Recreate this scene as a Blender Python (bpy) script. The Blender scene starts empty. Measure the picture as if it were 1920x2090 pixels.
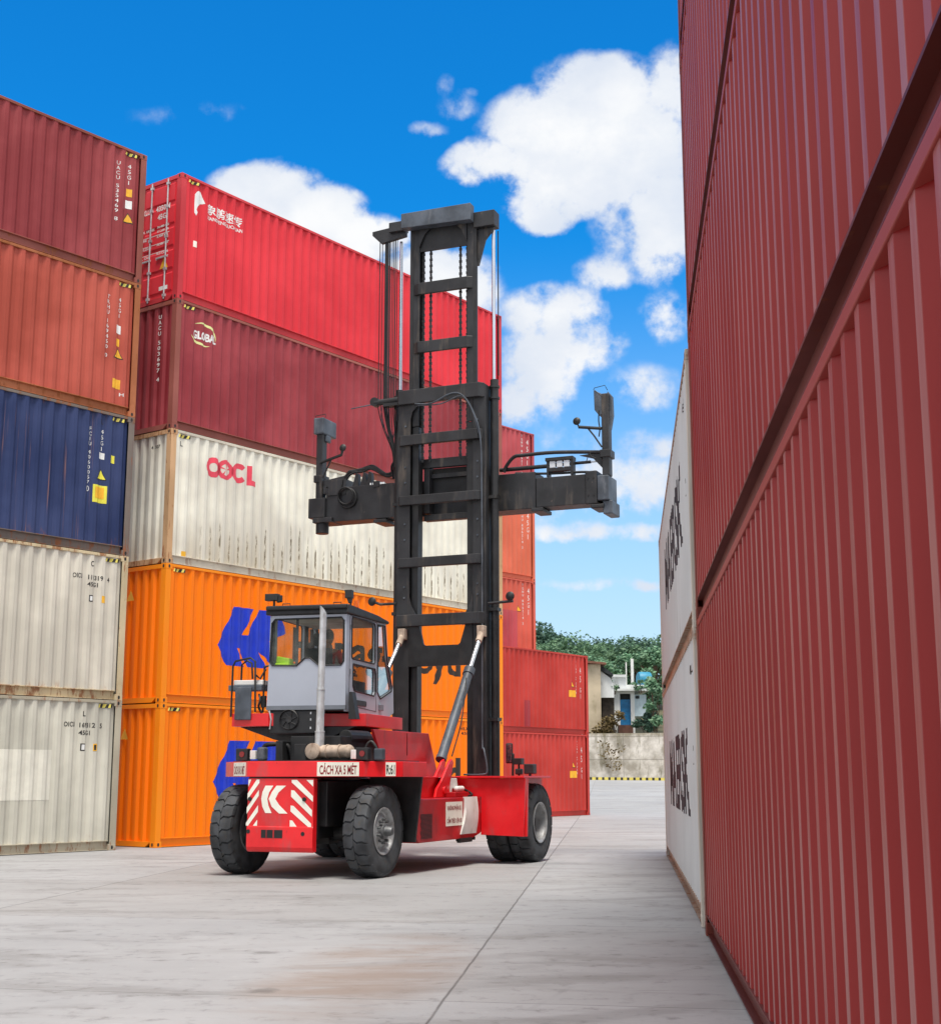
import bpy, bmesh, math, random
from mathutils import Vector, Matrix
R = math.radians
sc = bpy.context.scene
C = sc.collection

# ------------------------------------------------------------------ camera, sky, sun, exposure
cam_d = bpy.data.cameras.new('camera'); cam = bpy.data.objects.new('camera', cam_d); C.objects.link(cam)
FPX = 2846.35; PITCH = R(10.681); CAMH = 1.4452
cam_d.sensor_fit = 'HORIZONTAL'; cam_d.sensor_width = 36; cam_d.lens = FPX/1920*36
cam.location = (0, 0, CAMH); cam.rotation_euler = (R(90)+PITCH, 0, 0)
cam_d.clip_start = .1; cam_d.clip_end = 3000
sc.camera = cam
sc.view_settings.view_transform = 'Standard'; sc.view_settings.look = 'None'
sc.view_settings.exposure = 0.40; sc.view_settings.gamma = 1
SUN_EL = R(70)
SUN_DIR = Vector((.20, -.98, 0)).normalized()*math.cos(SUN_EL); SUN_DIR.z = math.sin(SUN_EL)
sl = bpy.data.lights.new('sun', 'SUN'); sl.energy = 3.2; sl.angle = R(18); sl.color = (1, .94, .85)
so = bpy.data.objects.new('sun', sl); C.objects.link(so)
so.rotation_euler = SUN_DIR.to_track_quat('Z', 'Y').to_euler()

class NT:
    def __init__(s, nt): s.t = nt; s.t.nodes.clear()
    def n(s, typ, *ins, **kw):
        nd = s.t.nodes.new(typ)
        for k, v in kw.items(): setattr(nd, k, v)
        for i, v in enumerate(ins):
            if v is None: continue
            if isinstance(v, bpy.types.NodeSocket): s.t.links.new(v, nd.inputs[i])
            else: nd.inputs[i].default_value = v
        return nd
    def m(s, op, a, b=None, c=None, clamp=False):
        nd = s.n('ShaderNodeMath', a, b, c, operation=op, use_clamp=clamp); return nd.outputs[0]
    def ramp(s, fac, stops, interp='LINEAR'):
        nd = s.n('ShaderNodeValToRGB', fac); cr = nd.color_ramp; cr.interpolation = interp
        while len(cr.elements) < len(stops): cr.elements.new(.5)
        for e, (p, c) in zip(cr.elements, stops):
            e.position = p; e.color = c if len(c) == 4 else (*c, 1)
        return nd.outputs[0]
    def mix(s, fac, a, b, blend='MIX'):
        nd = s.n('ShaderNodeMix', data_type='RGBA', blend_type=blend)
        for i, v in ((0, fac), (6, a), (7, b)):
            if isinstance(v, bpy.types.NodeSocket): s.t.links.new(v, nd.inputs[i])
            else: nd.inputs[i].default_value = v if i == 0 or len(v) == 4 else (*v, 1)
        return nd.outputs[2]
    def noise(s, vec, scale, detail=4, rough=.55, dist=0.0):
        nd = s.n('ShaderNodeTexNoise'); s.t.links.new(vec, nd.inputs['Vector'])
        nd.inputs['Scale'].default_value = scale; nd.inputs['Detail'].default_value = detail
        nd.inputs['Roughness'].default_value = rough; nd.inputs['Distortion'].default_value = dist
        return nd.outputs[0]
    def mapping(s, vec, scale=(1, 1, 1), loc=(0, 0, 0), rot=(0, 0, 0)):
        nd = s.n('ShaderNodeMapping'); s.t.links.new(vec, nd.inputs[0])
        nd.inputs['Scale'].default_value = scale; nd.inputs['Location'].default_value = loc; nd.inputs['Rotation'].default_value = rot
        return nd.outputs[0]
    def step(s, v, a, b):
        nd = s.n('ShaderNodeMapRange', v, a, b, 0.0, 1.0, interpolation_type='SMOOTHSTEP'); return nd.outputs[0]

# world: physical sky with drifting cumulus in front of it, both fixed to directions
w = bpy.data.worlds.new('World'); sc.world = w; w.use_nodes = True
W = NT(w.node_tree)
tc = W.n('ShaderNodeTexCoord').outputs['Generated']
sep = W.n('ShaderNodeSeparateXYZ', tc)
sx, sy, sz = sep.outputs
yy = W.m('MAXIMUM', sy, .05)
gx = W.m('DIVIDE', sx, yy); gz = W.m('DIVIDE', sz, yy)
dist = W.m('MAXIMUM', W.m('DIVIDE', W.m('ABSOLUTE', gx), .80), W.m('DIVIDE', gz, 1.15))
away = W.m('MAXIMUM', W.step(dist, .7, 1.5), W.step(sy, .35, .1))      # 0 in the clear patch ahead, 1 beyond it, where added cloud whitens the light
front = W.m('SUBTRACT', 1.0, away)
def sky_g(X, Y):
    x, u = (X*1.03896-960)/FPX, -(Y*1.03896-1045)/FPX
    dy = math.cos(PITCH)-u*math.sin(PITCH); dz = math.sin(PITCH)+u*math.cos(PITCH)
    return x/dy, dz/dy
blobs = [(1180,185,130,95,1),(1085,245,140,85,1),(965,315,90,55,.95),(1110,345,130,80,1),(1235,270,120,150,1),(1325,180,60,110,.8),(1300,420,75,140,.95),
 (1060,405,70,50,.7),(1200,450,60,90,.5),(872,168,24,30,.40),(892,205,48,30,.40),(838,246,46,18,.36),(915,180,30,16,.34),(515,370,105,58,1.1),(625,425,110,66,1.1),(715,470,95,55,1.1),(775,462,45,36,.9),
 (850,560,130,80,1),(1100,615,120,62,.85),(1190,535,70,48,.6),(1060,720,95,110,.85),(1160,670,80,70,.7),(1010,800,70,60,.7),(1280,760,70,60,.5),(1320,620,46,60,.6),
 (1210,950,210,62,.72),(1275,872,80,34,.5),(1180,1046,240,20,.6),(1220,1152,180,14,.5),(1100,1000,130,40,.5),(380,222,150,34,.30),(250,245,120,30,.13),(1120,870,120,50,.4),
 (1000,-390,520,225,1.3),(350,-400,420,200,1.3),(1650,-330,330,220,1.3),(-330,-260,260,200,1.1),(700,-780,1100,330,1.4),(1900,300,180,300,1.1)]  # this row: cloud banks added out of view to whiten wall reflections
acc = None
nz = W.noise(tc, 17, 10, .60); nz2 = W.noise(W.mapping(tc, (1, 1, 1.6), (3, 1, 2)), 9, 5, .55)
warp = W.m('MULTIPLY', W.m('SUBTRACT', nz2, .5), .05)
gxw = W.m('ADD', gx, warp); gzw = W.m('ADD', gz, W.m('MULTIPLY', W.m('SUBTRACT', nz, .5), .03))
for (bx_, by_, rx, ry, wt) in blobs:
    cx, cz = sky_g(bx_, by_); k = 1.03896/FPX*1.2
    dx = W.m('MULTIPLY', W.m('SUBTRACT', gxw, cx), 1/(rx*k)); dz = W.m('MULTIPLY', W.m('SUBTRACT', gzw, cz), 1/(ry*k))
    d2 = W.m('ADD', W.m('MULTIPLY', dx, dx), W.m('MULTIPLY', dz, dz))
    e = W.m('MULTIPLY', W.m('MAXIMUM', W.m('SUBTRACT', 1.35, d2), 0.0), wt)
    acc = e if acc is None else W.n('ShaderNodeMath', acc, e, .3, operation='SMOOTH_MAX').outputs[0]
acc = W.m('MAXIMUM', W.m('SUBTRACT', acc, .17), 0.0)
cov = W.m('ADD', W.m('MULTIPLY', acc, 1.0), W.m('MULTIPLY', W.m('SUBTRACT', nz, .5), W.m('ADD', W.m('MULTIPLY', W.m('MINIMUM', acc, .5), 4.2), .0)))
nf = W.noise(tc, 52, 6, .6)
cov = W.m('ADD', cov, W.m('MULTIPLY', W.m('SUBTRACT', nf, .5), W.m('MULTIPLY', W.m('MINIMUM', acc, .5), 2.6)))
cm = W.step(cov, .12, .80)
gen = W.noise(W.mapping(tc, (1, 1, 1.7), (.3, .1, .2)), 3.0, 9, .58)
added_cloud = W.step(W.m('ADD', gen, W.m('MULTIPLY', front, -.62)), .34, .56)  # unseen cloud cover, added to whiten the ambient light
cm = W.m('MAXIMUM', cm, added_cloud)
sky = W.n('ShaderNodeTexSky', sky_type='NISHITA', sun_disc=False)
sky.sun_elevation = SUN_EL; sky.sun_rotation = math.atan2(SUN_DIR.x, SUN_DIR.y)
sky.altitude = 0; sky.air_density = 1.0; sky.dust_density = .3; sky.ozone_density = 2.4
hs = W.n('ShaderNodeHueSaturation', .5, 1.28, 1.0, 1.0, sky.outputs[0])
skyc = W.mix(1.0, hs.outputs[0], (0.14, 1.66, 2.2), 'MULTIPLY')
# hazier and paler towards the horizon
hz = W.step(sz, .39, .0)
skyc = W.mix(W.m('MULTIPLY', W.m('POWER', hz, 1.1), .95), skyc, (7.3, 8.7, 10.1))
skyc = W.mix(front, W.mix(.35, skyc, (8.6, 9.0, 9.6)), skyc)  # sky outside the clear patch paled to cut blue ambient light
shade = W.step(W.m('ADD', W.m('MULTIPLY', nz2, .9), W.m('MULTIPLY', acc, .16)), .36, .78)
shade2 = W.step(W.noise(W.mapping(tc, (1, 1, 1.3), (7, 2, 1)), 17, 6, .6), .36, .62)
cc = W.mix(W.m('MULTIPLY', shade, W.m('ADD', W.m('MULTIPLY', shade2, .5), .5)), (7.6, 8.3, 9.5), (10.4, 10.5, 10.6))
cc = W.mix(front, (12.0, 11.5, 11.0), cc)  # added cloud is brighter and warmer, to light the scene
fin = W.mix(cm, skyc, cc)
bg = W.n('ShaderNodeBackground', fin, .072)
W.n('ShaderNodeOutputWorld', bg.outputs[0])

# ------------------------------------------------------------------ materials
def lin(h):
    h = h.lstrip('#'); o = []
    for i in (0, 2, 4):
        c = int(h[i:i+2], 16)/255; o.append(c/12.92 if c <= .04045 else ((c+.055)/1.055)**2.4)
    return (*o, 1)
def bsdf(T, col, rough=.5, metal=0.0, coat=0.0, bump=None, bstr=.2, spec=.5):
    b = T.n('ShaderNodeBsdfPrincipled')
    for k, v in (('Base Color', col), ('Roughness', rough), ('Metallic', metal), ('Coat Weight', coat), ('Specular IOR Level', spec)):
        if isinstance(v, bpy.types.NodeSocket): T.t.links.new(v, b.inputs[k])
        else: b.inputs[k].default_value = v
    if bump is not None:
        bp = T.n('ShaderNodeBump'); bp.inputs['Strength'].default_value = bstr; bp.inputs['Distance'].default_value = .01
        T.t.links.new(bump, bp.inputs['Height']); T.t.links.new(bp.outputs[0], b.inputs['Normal'])
    return b
def finish(T, b):
    T.n('ShaderNodeOutputMaterial', b.outputs[0])
MC = {}
def newmat(name):
    m = bpy.data.materials.new(name); m.use_nodes = True; return m, NT(m.node_tree)
def plain(name, hexc, rough=.5, metal=0.0, var=.12, coat=0.0, scale=3.0, dirt=None, spec=.5, chips=None, streaky=.35):
    if name in MC: return MC[name]
    m, T = newmat(name); c = T.n('ShaderNodeTexCoord').outputs['Object']
    col = lin(hexc); n1 = T.noise(c, scale, 5)
    dk = tuple(x*(1-var*2) for x in col[:3]); lt = tuple(min(1, x*(1+var*1.5)+.003) for x in col[:3])
    cc = T.mix(T.step(n1, .3, .7), dk, lt)
    if dirt:
        n2 = T.noise(T.mapping(c, (1, 1, streaky), (5, 2, 7)), scale*2.3, 6, .65)
        cc = T.mix(T.m('MULTIPLY', T.step(n2, .52, .72), .75), cc, lin(dirt))
    if chips:
        n3 = T.noise(T.mapping(c, (1, 1, .6), (1, 8, 3)), 11, 8, .75)
        cc = T.mix(T.m('MULTIPLY', T.step(n3, .655, .68), T.step(n1, .35, .6)), cc, lin(chips))
    rg = T.m('ADD', T.m('MULTIPLY', T.noise(c, scale*4, 3), .25), rough-.12, clamp=True)
    finish(T, bsdf(T, cc, rg, metal, coat, T.noise(c, scale*9, 3), .12, spec)); MC[name] = m; return m
def paint(name, hexc, rust='7a4024', rust_amt=.3, fade=.18, seed=0, streak=0.0, ribs=False, rough=.48, stain='6b5a48', dent=.5, spec=.24, rib_sheen=0.0):
    """weathered container paint; object space: x along the length, z up"""
    if name in MC: return MC[name]
    m, T = newmat(name); c0 = T.n('ShaderNodeTexCoord').outputs['Object']
    c = T.mapping(c0, (1, 1, 1), (seed*3.7, seed*1.3, seed*2.1)); col = lin(hexc)
    sp = T.n('ShaderNodeSeparateXYZ', c0)
    big = T.noise(c, .55, 4); ver = T.noise(T.mapping(c, (5.5, 5.5, .22)), 1.0, 5, .6)
    lt = tuple(min(.9, x*(1+fade)+fade*.10) for x in col[:3]); dk = tuple(x*(1-fade*.75) for x in col[:3])
    cc = T.mix(T.step(big, .35, .68), dk, lt)
    cc = T.mix(T.m('MULTIPLY', T.step(ver, .5, .75), fade*1.6), cc, tuple(x*.62 for x in col[:3]))
    fine = T.noise(T.mapping(c, (3, 3, .5)), 5.5, 8, .72)
    th = .80-rust_amt*.28
    rm = T.step(fine, th, th+.05)
    # rust collects near bottom and top edges of a box 2.9 m high
    edge = T.m('ADD', T.step(sp.outputs[2], .42, .12), T.step(sp.outputs[2], 2.68, 2.86))
    ed2 = T.m('MULTIPLY', T.step(T.noise(T.mapping(c, (2.2, 2.2, .7)), 3.0, 7, .7), .60-rust_amt*.14, .68-rust_amt*.1), edge)
    rm = T.m('ADD', T.m('MULTIPLY', rm, .8), T.m('MULTIPLY', ed2, .8*min(1, rust_amt*2.2)), clamp=True)
    rc = T.mix(T.noise(c, 9, 3), lin(rust), lin('a5683c'))
    cc = T.mix(rm, cc, rc)
    if streak > 0:
        s = T.step(T.noise(T.mapping(c, (16, 16, .35), (9, 0, 3)), 1.0, 4, .6), .60, .72)
        s = T.m('MULTIPLY', s, T.step(T.noise(c, .8, 2), .42, .6))
        cc = T.mix(T.m('MULTIPLY', s, streak), cc, lin(stain))
    if ribs:
        # dirt scraped on every rib of the lower half
        ph = T.m('FRACT', T.m('DIVIDE', T.m('ADD', sp.outputs[0], -.17+.278*20), .278))
        band = T.m('MULTIPLY', T.step(T.m('ABSOLUTE', T.m('SUBTRACT', ph, .86)), .085, .03), T.step(T.m('ADD', sp.outputs[2], T.m('MULTIPLY', T.noise(T.mapping(c, (7.2, 1, .3)), 1.0, 3), 2.6)), 2.42, 2.2))
        low = T.step(sp.outputs[0], .7, 1.3)
        gr = T.step(T.noise(T.mapping(c, (6, 6, 1.6)), 4, 5, .7), .40, .58)
        cc = T.mix(T.m('MULTIPLY', T.m('MULTIPLY', band, gr), low), cc, lin('5f5546'))
        gz_ = T.m('MULTIPLY', T.step(sp.outputs[2], 1.2, .2), .45)
        cc = T.mix(T.m('MULTIPLY', gz_, T.step(ver, .35, .6)), cc, lin('b3a68c'))
    if rib_sheen:
        # outer faces of the ribs carry a pale sky sheen put into the colour, the slopes keep their colour
        ph = T.m('FRACT', T.m('DIVIDE', T.m('ADD', sp.outputs[0], -.17+.278*20), .278))
        fl = T.m('MULTIPLY', T.step(ph, .275, .255), T.step(ver, .75, .35))
        cc = T.mix(T.m('MULTIPLY', fl, rib_sheen), cc, (.50, .30, .29))
    dn = T.noise(c, 1.6, 3)
    rg = T.m('ADD', T.m('MULTIPLY', rm, .3), T.m('ADD', T.m('MULTIPLY', big, .2), rough-.1), clamp=True)
    hgt = T.m('ADD', T.m('MULTIPLY', dn, dent), T.m('MULTIPLY', fine, .12))
    finish(T, bsdf(T, cc, rg, 0, 0, hgt, .35, spec)); MC[name] = m; return m
def glass(name, tint=(.80, .86, .84, 1), refl=.015):
    if name in MC: return MC[name]
    m, T = newmat(name)
    tr = T.n('ShaderNodeBsdfTransparent', tint); gl = T.n('ShaderNodeBsdfGlossy', (1, 1, 1, 1), .05)
    fr = T.n('ShaderNodeFresnel', 1.08)
    c = T.n('ShaderNodeTexCoord').outputs['Object']
    df = T.n('ShaderNodeBsdfDiffuse', (.5, .48, .42, 1))
    mx = T.n('ShaderNodeMixShader', T.m('MULTIPLY', T.step(T.noise(c, 3, 5), .35, .8), .16), tr.outputs[0], df.outputs[0])
    m2 = T.n('ShaderNodeMixShader', T.m('ADD', T.m('MULTIPLY', fr.outputs[0], .5), refl, clamp=True), mx.outputs[0], gl.outputs[0])
    T.n('ShaderNodeOutputMaterial', m2.outputs[0]); MC[name] = m; return m

M_BLACK = plain('mast_black_paint', '232427', .5, 0, .25, scale=2.2, dirt='5e554c', chips='7a6a5a', streaky=.15)
M_BLACK2 = plain('black_steel', '1d1e20', .5, 0, .2, scale=4, dirt='33302c')
M_SLATE = plain('slate_grey_steel', '4a525c', .5, 0, .2, scale=2.5, dirt='6a6f76')
M_RED = plain('red_machine_paint', 'e0121c', .36, 0, .09, coat=.2, scale=1.4, dirt='b8484a', chips='5a2a26')
M_RED2 = plain('red_machine_paint_dull', 'b8121a', .42, 0, .14, coat=.12, scale=2, dirt='8a2226', chips='3a1c1a')
M_GREY = plain('cab_grey_paint', 'a9b0bd', .4, 0, .03, coat=.2, scale=1.1)
M_GREYD = plain('cab_grey_trim', '70767f', .5, 0, .06)
M_WHITE = plain('white_paint', 'dcdcd8', .5, 0, .05, dirt='b9b5a8')
M_CHROME = plain('chrome_rod', 'dadde0', .14, 1.0, .04)
M_STEELP = plain('galvanised_pipe', 'c9cccf', .42, .45, .1, scale=5, dirt='8b8780')
M_MUFF = plain('muffler_wrap', 'b5a392', .75, .1, .14, scale=7, dirt='7d5f4d')
M_RIM = plain('silver_rim_paint', 'a2a4a6', .45, .35, .1, scale=6, dirt='6c6258')
M_HUB = plain('hub_steel', '6d6f71', .5, .5, .2, scale=8)
M_RUBBER = plain('tyre_rubber', '3d4044', .78, 0, .22, scale=5, dirt='4a443c')
M_HOSE = plain('hose_rubber', '17181a', .6, 0, .1)
M_SEAT = plain('seat_fabric', '22262a', .85, 0, .1)
M_INT = plain('cab_interior', '33373a', .8, 0, .1)
M_LIME = plain('lime_vest', 'b9e01a', .7, 0, .1)
M_REDLENS = plain('red_lamp_lens', '7c1a1c', .2, 0, .05)
M_AMBER = plain('amber_lamp_lens', 'e0661a', .2, 0, .05)
M_LAMP = plain('lamp_glass', 'cfd6dc', .15, 0, .05)
M_MIRROR = plain('mirror_glass', 'c8ccd0', .05, 1.0, .02)
M_TXTW = plain('white_lettering', 'e4e6e4', .5, 0, .05)
M_TXTK = plain('black_lettering', '22201f', .5, 0, .05)
M_TXTR = plain('dark_red_lettering', '8c1420', .5, 0, .05)
M_REFW = plain('white_reflective_tape', 'f0efe2', .4, 0, .03)
M_YEL = plain('yellow_sticker', 'f0b429', .5, 0, .08)
M_YEL2 = plain('pale_yellow_sticker', 'e6df4a', .5, 0, .06)
M_YEL3 = plain('hazard_yellow', 'efe06a', .5, 0, .05)
M_SKIN = plain('skin', '9a6a4c', .6, 0, .06)
M_HAIR = plain('hair', '120f0e', .6, 0, .1)
M_SHIRT = plain('red_shirt', 'b0301f', .8, 0, .1)
M_TROUS = plain('dark_trousers', '23262e', .85, 0, .1)
M_GLASS = glass('cab_glass')
M_CAST = plain('casting_rust', '6b4630', .7, 0, .22, scale=7, dirt='8a5a3a')

# ------------------------------------------------------------------ mesh builder
class MB:
    def __init__(s): s.v = []; s.f = []; s.mi = []
    def add(s, vs, fs, mi=0):
        o = len(s.v); s.v += [tuple(p) for p in vs]
        for f in fs: s.f.append([i+o for i in f]); s.mi.append(mi)
        return s
    def box(s, x0, x1, y0, y1, z0, z1, mi=0):
        if x0 > x1: x0, x1 = x1, x0
        if y0 > y1: y0, y1 = y1, y0
        if z0 > z1: z0, z1 = z1, z0
        vs = [(x0,y0,z0),(x1,y0,z0),(x1,y1,z0),(x0,y1,z0),(x0,y0,z1),(x1,y0,z1),(x1,y1,z1),(x0,y1,z1)]
        return s.add(vs, [(0,3,2,1),(4,5,6,7),(0,1,5,4),(1,2,6,5),(2,3,7,6),(3,0,4,7)], mi)
    def prism(s, poly, axis, lo, hi, mi=0):
        n = len(poly)
        def P(a, b, c): return {'x': (c, a, b), 'y': (a, c, b), 'z': (a, b, c)}[axis]
        area = sum(poly[i][0]*poly[(i+1) % n][1]-poly[(i+1) % n][0]*poly[i][1] for i in range(n))
        if area < 0: poly = poly[::-1]
        vs = [P(a, b, lo) for a, b in poly]+[P(a, b, hi) for a, b in poly]
        flip = axis == 'y'
        fs = [list(range(n))[::-1], list(range(n, 2*n))]+[(i, (i+1) % n, (i+1) % n+n, i+n) for i in range(n)]
        if flip: fs = [f[::-1] for f in fs]
        return s.add(vs, fs, mi)
    def cyl(s, p, q, r, n=16, r2=None, mi=0, cap=True):
        p = Vector(p); q = Vector(q); d = (q-p).normalized(); r2 = r if r2 is None else r2
        a = d.orthogonal().normalized(); b = d.cross(a)
        vs = [p+(a*math.cos(t)+b*math.sin(t))*r for t in [2*math.pi*i/n for i in range(n)]]
        vs += [q+(a*math.cos(t)+b*math.sin(t))*r2 for t in [2*math.pi*i/n for i in range(n)]]
        fs = [(i, (i+1) % n, (i+1) % n+n, i+n) for i in range(n)]
        if cap: fs += [list(range(n))[::-1], list(range(n, 2*n))]
        return s.add(vs, fs, mi)
    def tube(s, pts, r, n=8, mi=0, sub=0):
        P = [Vector(p) for p in pts]
        if sub:
            Q = []
            for i in range(len(P)-1):
                p0 = P[max(0, i-1)]; p1 = P[i]; p2 = P[i+1]; p3 = P[min(len(P)-1, i+2)]
                for k in range(sub):
                    t = k/sub
                    Q.append(.5*((2*p1)+(p2-p0)*t+(2*p0-5*p1+4*p2-p3)*t*t+(3*p1-p0-3*p2+p3)*t**3))
            P = Q+[P[-1]]
        rings = []; a = None
        for i, p in enumerate(P):
            d = (P[min(i+1, len(P)-1)]-P[max(i-1, 0)]).normalized()
            if a is None: a = d.orthogonal().normalized()
            a = (a-d*a.dot(d)).normalized(); b = d.cross(a)
            rings.append([p+(a*math.cos(2*math.pi*k/n)+b*math.sin(2*math.pi*k/n))*r for k in range(n)])
        vs = [v for rg in rings for v in rg]; fs = []
        for i in range(len(P)-1):
            for k in range(n): fs.append((i*n+k, i*n+(k+1) % n, (i+1)*n+(k+1) % n, (i+1)*n+k))
        fs += [list(range(n))[::-1], [len(vs)-n+k for k in range(n)]]
        return s.add(vs, fs, mi)
    def lathe(s, prof, c, axis, n=40, mi=0):
        """prof: list of (radius, offset along axis)"""
        c = Vector(c); d = Vector(axis).normalized(); a = d.orthogonal().normalized(); b = d.cross(a)
        vs = []; m = len(prof)
        for k in range(n):
            t = 2*math.pi*k/n; e = a*math.cos(t)+b*math.sin(t)
            vs += [c+e*r+d*h for r, h in prof]
        fs = [(k*m+i, ((k+1) % n)*m+i, ((k+1) % n)*m+i+1, k*m+i+1) for k in range(n) for i in range(m-1)]
        return s.add(vs, fs, mi)
    def ball(s, c, r, n=12, mi=0, sc_=(1, 1, 1)):
        c = Vector(c); vs = []; fs = []; m = n//2
        for i in range(m+1):
            ph = math.pi*i/m
            for k in range(n):
                t = 2*math.pi*k/n
                vs.append(c+Vector((math.sin(ph)*math.cos(t)*sc_[0], math.sin(ph)*math.sin(t)*sc_[1], math.cos(ph)*sc_[2]))*r)
        for i in range(m):
            for k in range(n): fs.append((i*n+k, (i+1)*n+k, (i+1)*n+(k+1) % n, i*n+(k+1) % n))
        return s.add(vs, fs, mi)
    def xf(s, M):
        s.v = [tuple(M @ Vector(p)) for p in s.v]; return s
    def mesh(s, name, mats, smooth=None):
        me = bpy.data.meshes.new(name); me.from_pydata(s.v, [], s.f)
        for m in (mats if isinstance(mats, (list, tuple)) else [mats]): me.materials.append(m)
        me.polygons.foreach_set('material_index', s.mi)
        if smooth:
            me.polygons.foreach_set('use_smooth', [True]*len(me.polygons)); me.update()
            me.set_sharp_from_angle(angle=R(smooth))
        me.update(); return me
    def build(s, name, mats, parent=None, smooth=None, bevel=0, label=None):
        return mk(name, s.mesh(name, mats, smooth), parent, bevel, label)
def mk(name, me, parent=None, bevel=0, label=None):
    o = bpy.data.objects.new(name, me); C.objects.link(o)
    if parent is not None: o.parent = parent
    if label: o['label'] = label
    if bevel:
        b = o.modifiers.new('bevel', 'BEVEL'); b.width = bevel; b.segments = 2; b.limit_method = 'ANGLE'; b.angle_limit = R(40)
    return o
def thing(name, label, cat, loc=(0, 0, 0), rz=0.0, group=None):
    o = bpy.data.objects.new(name, None); C.objects.link(o); o.location = loc; o.rotation_euler = (0, 0, rz)
    o['label'] = label; o['category'] = cat
    if group: o['group'] = group
    return o
def tag(o, label=None, cat=None, group=None, kind=None):
    for k, v in (('label', label), ('category', cat), ('group', group), ('kind', kind)):
        if v: o[k] = v
    return o

# text as a mesh in the x/z plane, lower left corner at 0,0, fitted to w x h
def text_mesh(s, wd=None, ht=None, bold=0.0, vertical=False, gap=1.12):
    def one(t):
        cu = bpy.data.curves.new('t', 'FONT'); cu.body = t; cu.size = 1; cu.offset = bold; cu.resolution_u = 3; cu.fill_mode = 'FRONT'
        o = bpy.data.objects.new('t', cu); C.objects.link(o)
        dg = bpy.context.evaluated_depsgraph_get(); me = bpy.data.meshes.new_from_object(o.evaluated_get(dg))
        vs = [(v.co.x, v.co.y) for v in me.vertices]; fs = [list(p.vertices) for p in me.polygons]
        bpy.data.meshes.remove(me); bpy.data.objects.remove(o); bpy.data.curves.remove(cu); return vs, fs
    if vertical:
        V = []; F = []; y = 0
        for ch in s:
            if ch == ' ': y -= gap*.6; continue
            vs, fs = one(ch)
            if not vs: continue
            x0 = min(v[0] for v in vs); x1 = max(v[0] for v in vs); y0 = min(v[1] for v in vs); y1 = max(v[1] for v in vs)
            o = len(V); h = .74/max(y1-y0, .01); k = min(.62/max(x1-x0, .18), 1.3)
            V += [((x-(x0+x1)/2)*k, y-.74+(yv-y0)*h) for x, yv in vs]; F += [[i+o for i in f] for f in fs]; y -= gap*.92
        vs, fs = V, F
    else: vs, fs = one(s)
    x0 = min(v[0] for v in vs); x1 = max(v[0] for v in vs); y0 = min(v[1] for v in vs); y1 = max(v[1] for v in vs)
    kx = wd/(x1-x0) if wd else None; ky = ht/(y1-y0) if ht else None
    kx = kx or ky; ky = ky or kx
    return [((x-x0)*kx, (y-y0)*ky) for x, y in vs], fs
def flat(vs2, fs, o, xd, zd, mi=0, mb=None):
    """place 2d shape: origin o, x direction xd, z direction zd"""
    o = Vector(o); xd = Vector(xd); zd = Vector(zd)
    mb = mb or MB(); mb.add([o+xd*x+zd*z for x, z in vs2], fs, mi); return mb

# ------------------------------------------------------------------ shipping containers
CL, CW, CH = 12.192, 2.438, 2.896
PER = .278; X0C = .17; YF = .014
def prof(x, per=PER, dep=.044):
    t = ((x-X0C)/per) % 1.0
    if t < .26: return 0.0
    if t < .50: return dep*(t-.26)/.24
    if t < .76: return dep
    return dep*(1-(t-.76)/.24)
def breaks(a, b, per=PER):
    out = []; k = math.floor((a-X0C)/per)-1
    while X0C+k*per < b+per:
        for t in (0, .26, .5, .76): 
            x = X0C+(k+t)*per
            if a < x < b: out.append(x)
        k += 1
    return sorted(out)
def side_mesh():
    mb = MB(); xs = [.15]+breaks(.151, CL-.151)+[CL-.15]; zs = [.178, CH-.055]
    for i in range(len(xs)-1):
        a, b = xs[i], xs[i+1]; ya = YF+prof(a+1e-5); yb = YF+prof(b-1e-5)
        mb.add([(a, ya, zs[0]), (b, yb, zs[0]), (b, yb, zs[1]), (a, ya, zs[1])], [(0, 1, 2, 3)])
        mb.add([(a, ya+.003, zs[0]), (b, yb+.003, zs[0]), (b, yb+.003, zs[1]), (a, ya+.003, zs[1])], [(3, 2, 1, 0)])
    return mb
def mir(mb):
    m2 = MB(); m2.v = [(x, CW-y, z) for x, y, z in mb.v]; m2.f = [f[::-1] for f in mb.f]; m2.mi = list(mb.mi); return m2
SHARED = {}
def shared(key, fn):
    if key not in SHARED: SHARED[key] = fn()
    return SHARED[key]
def casting(x, y, z, sx_, sy_):
    mb = MB(); xx = sorted((x, x+.178*sx_)); yy_ = sorted((y, y+.162*sy_))
    mb.box(xx[0], xx[1], yy_[0], yy_[1], z, z+.118)
    zc = z+.059; yo = y-.0015*sy_; xo = x-.0015*sx_
    def oval(cx, cz, rx, rz): return [(cx+rx*math.cos(t), cz+rz*math.sin(t)) for t in [2*math.pi*i/12 for i in range(12)]]
    cxx = x+.089*sx_
    ring = [(a, yo, b) for a, b in oval(cxx, zc, .026, .038)]
    mb.add(ring if sy_ > 0 else ring[::-1], [list(range(12))], 1)
    ring = [(xo, a, b) for a, b in oval(y+.081*sy_, zc, .026, .038)]
    mb.add(ring[::-1] if sx_ > 0 else ring, [list(range(12))], 1)
    return mb
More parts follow.
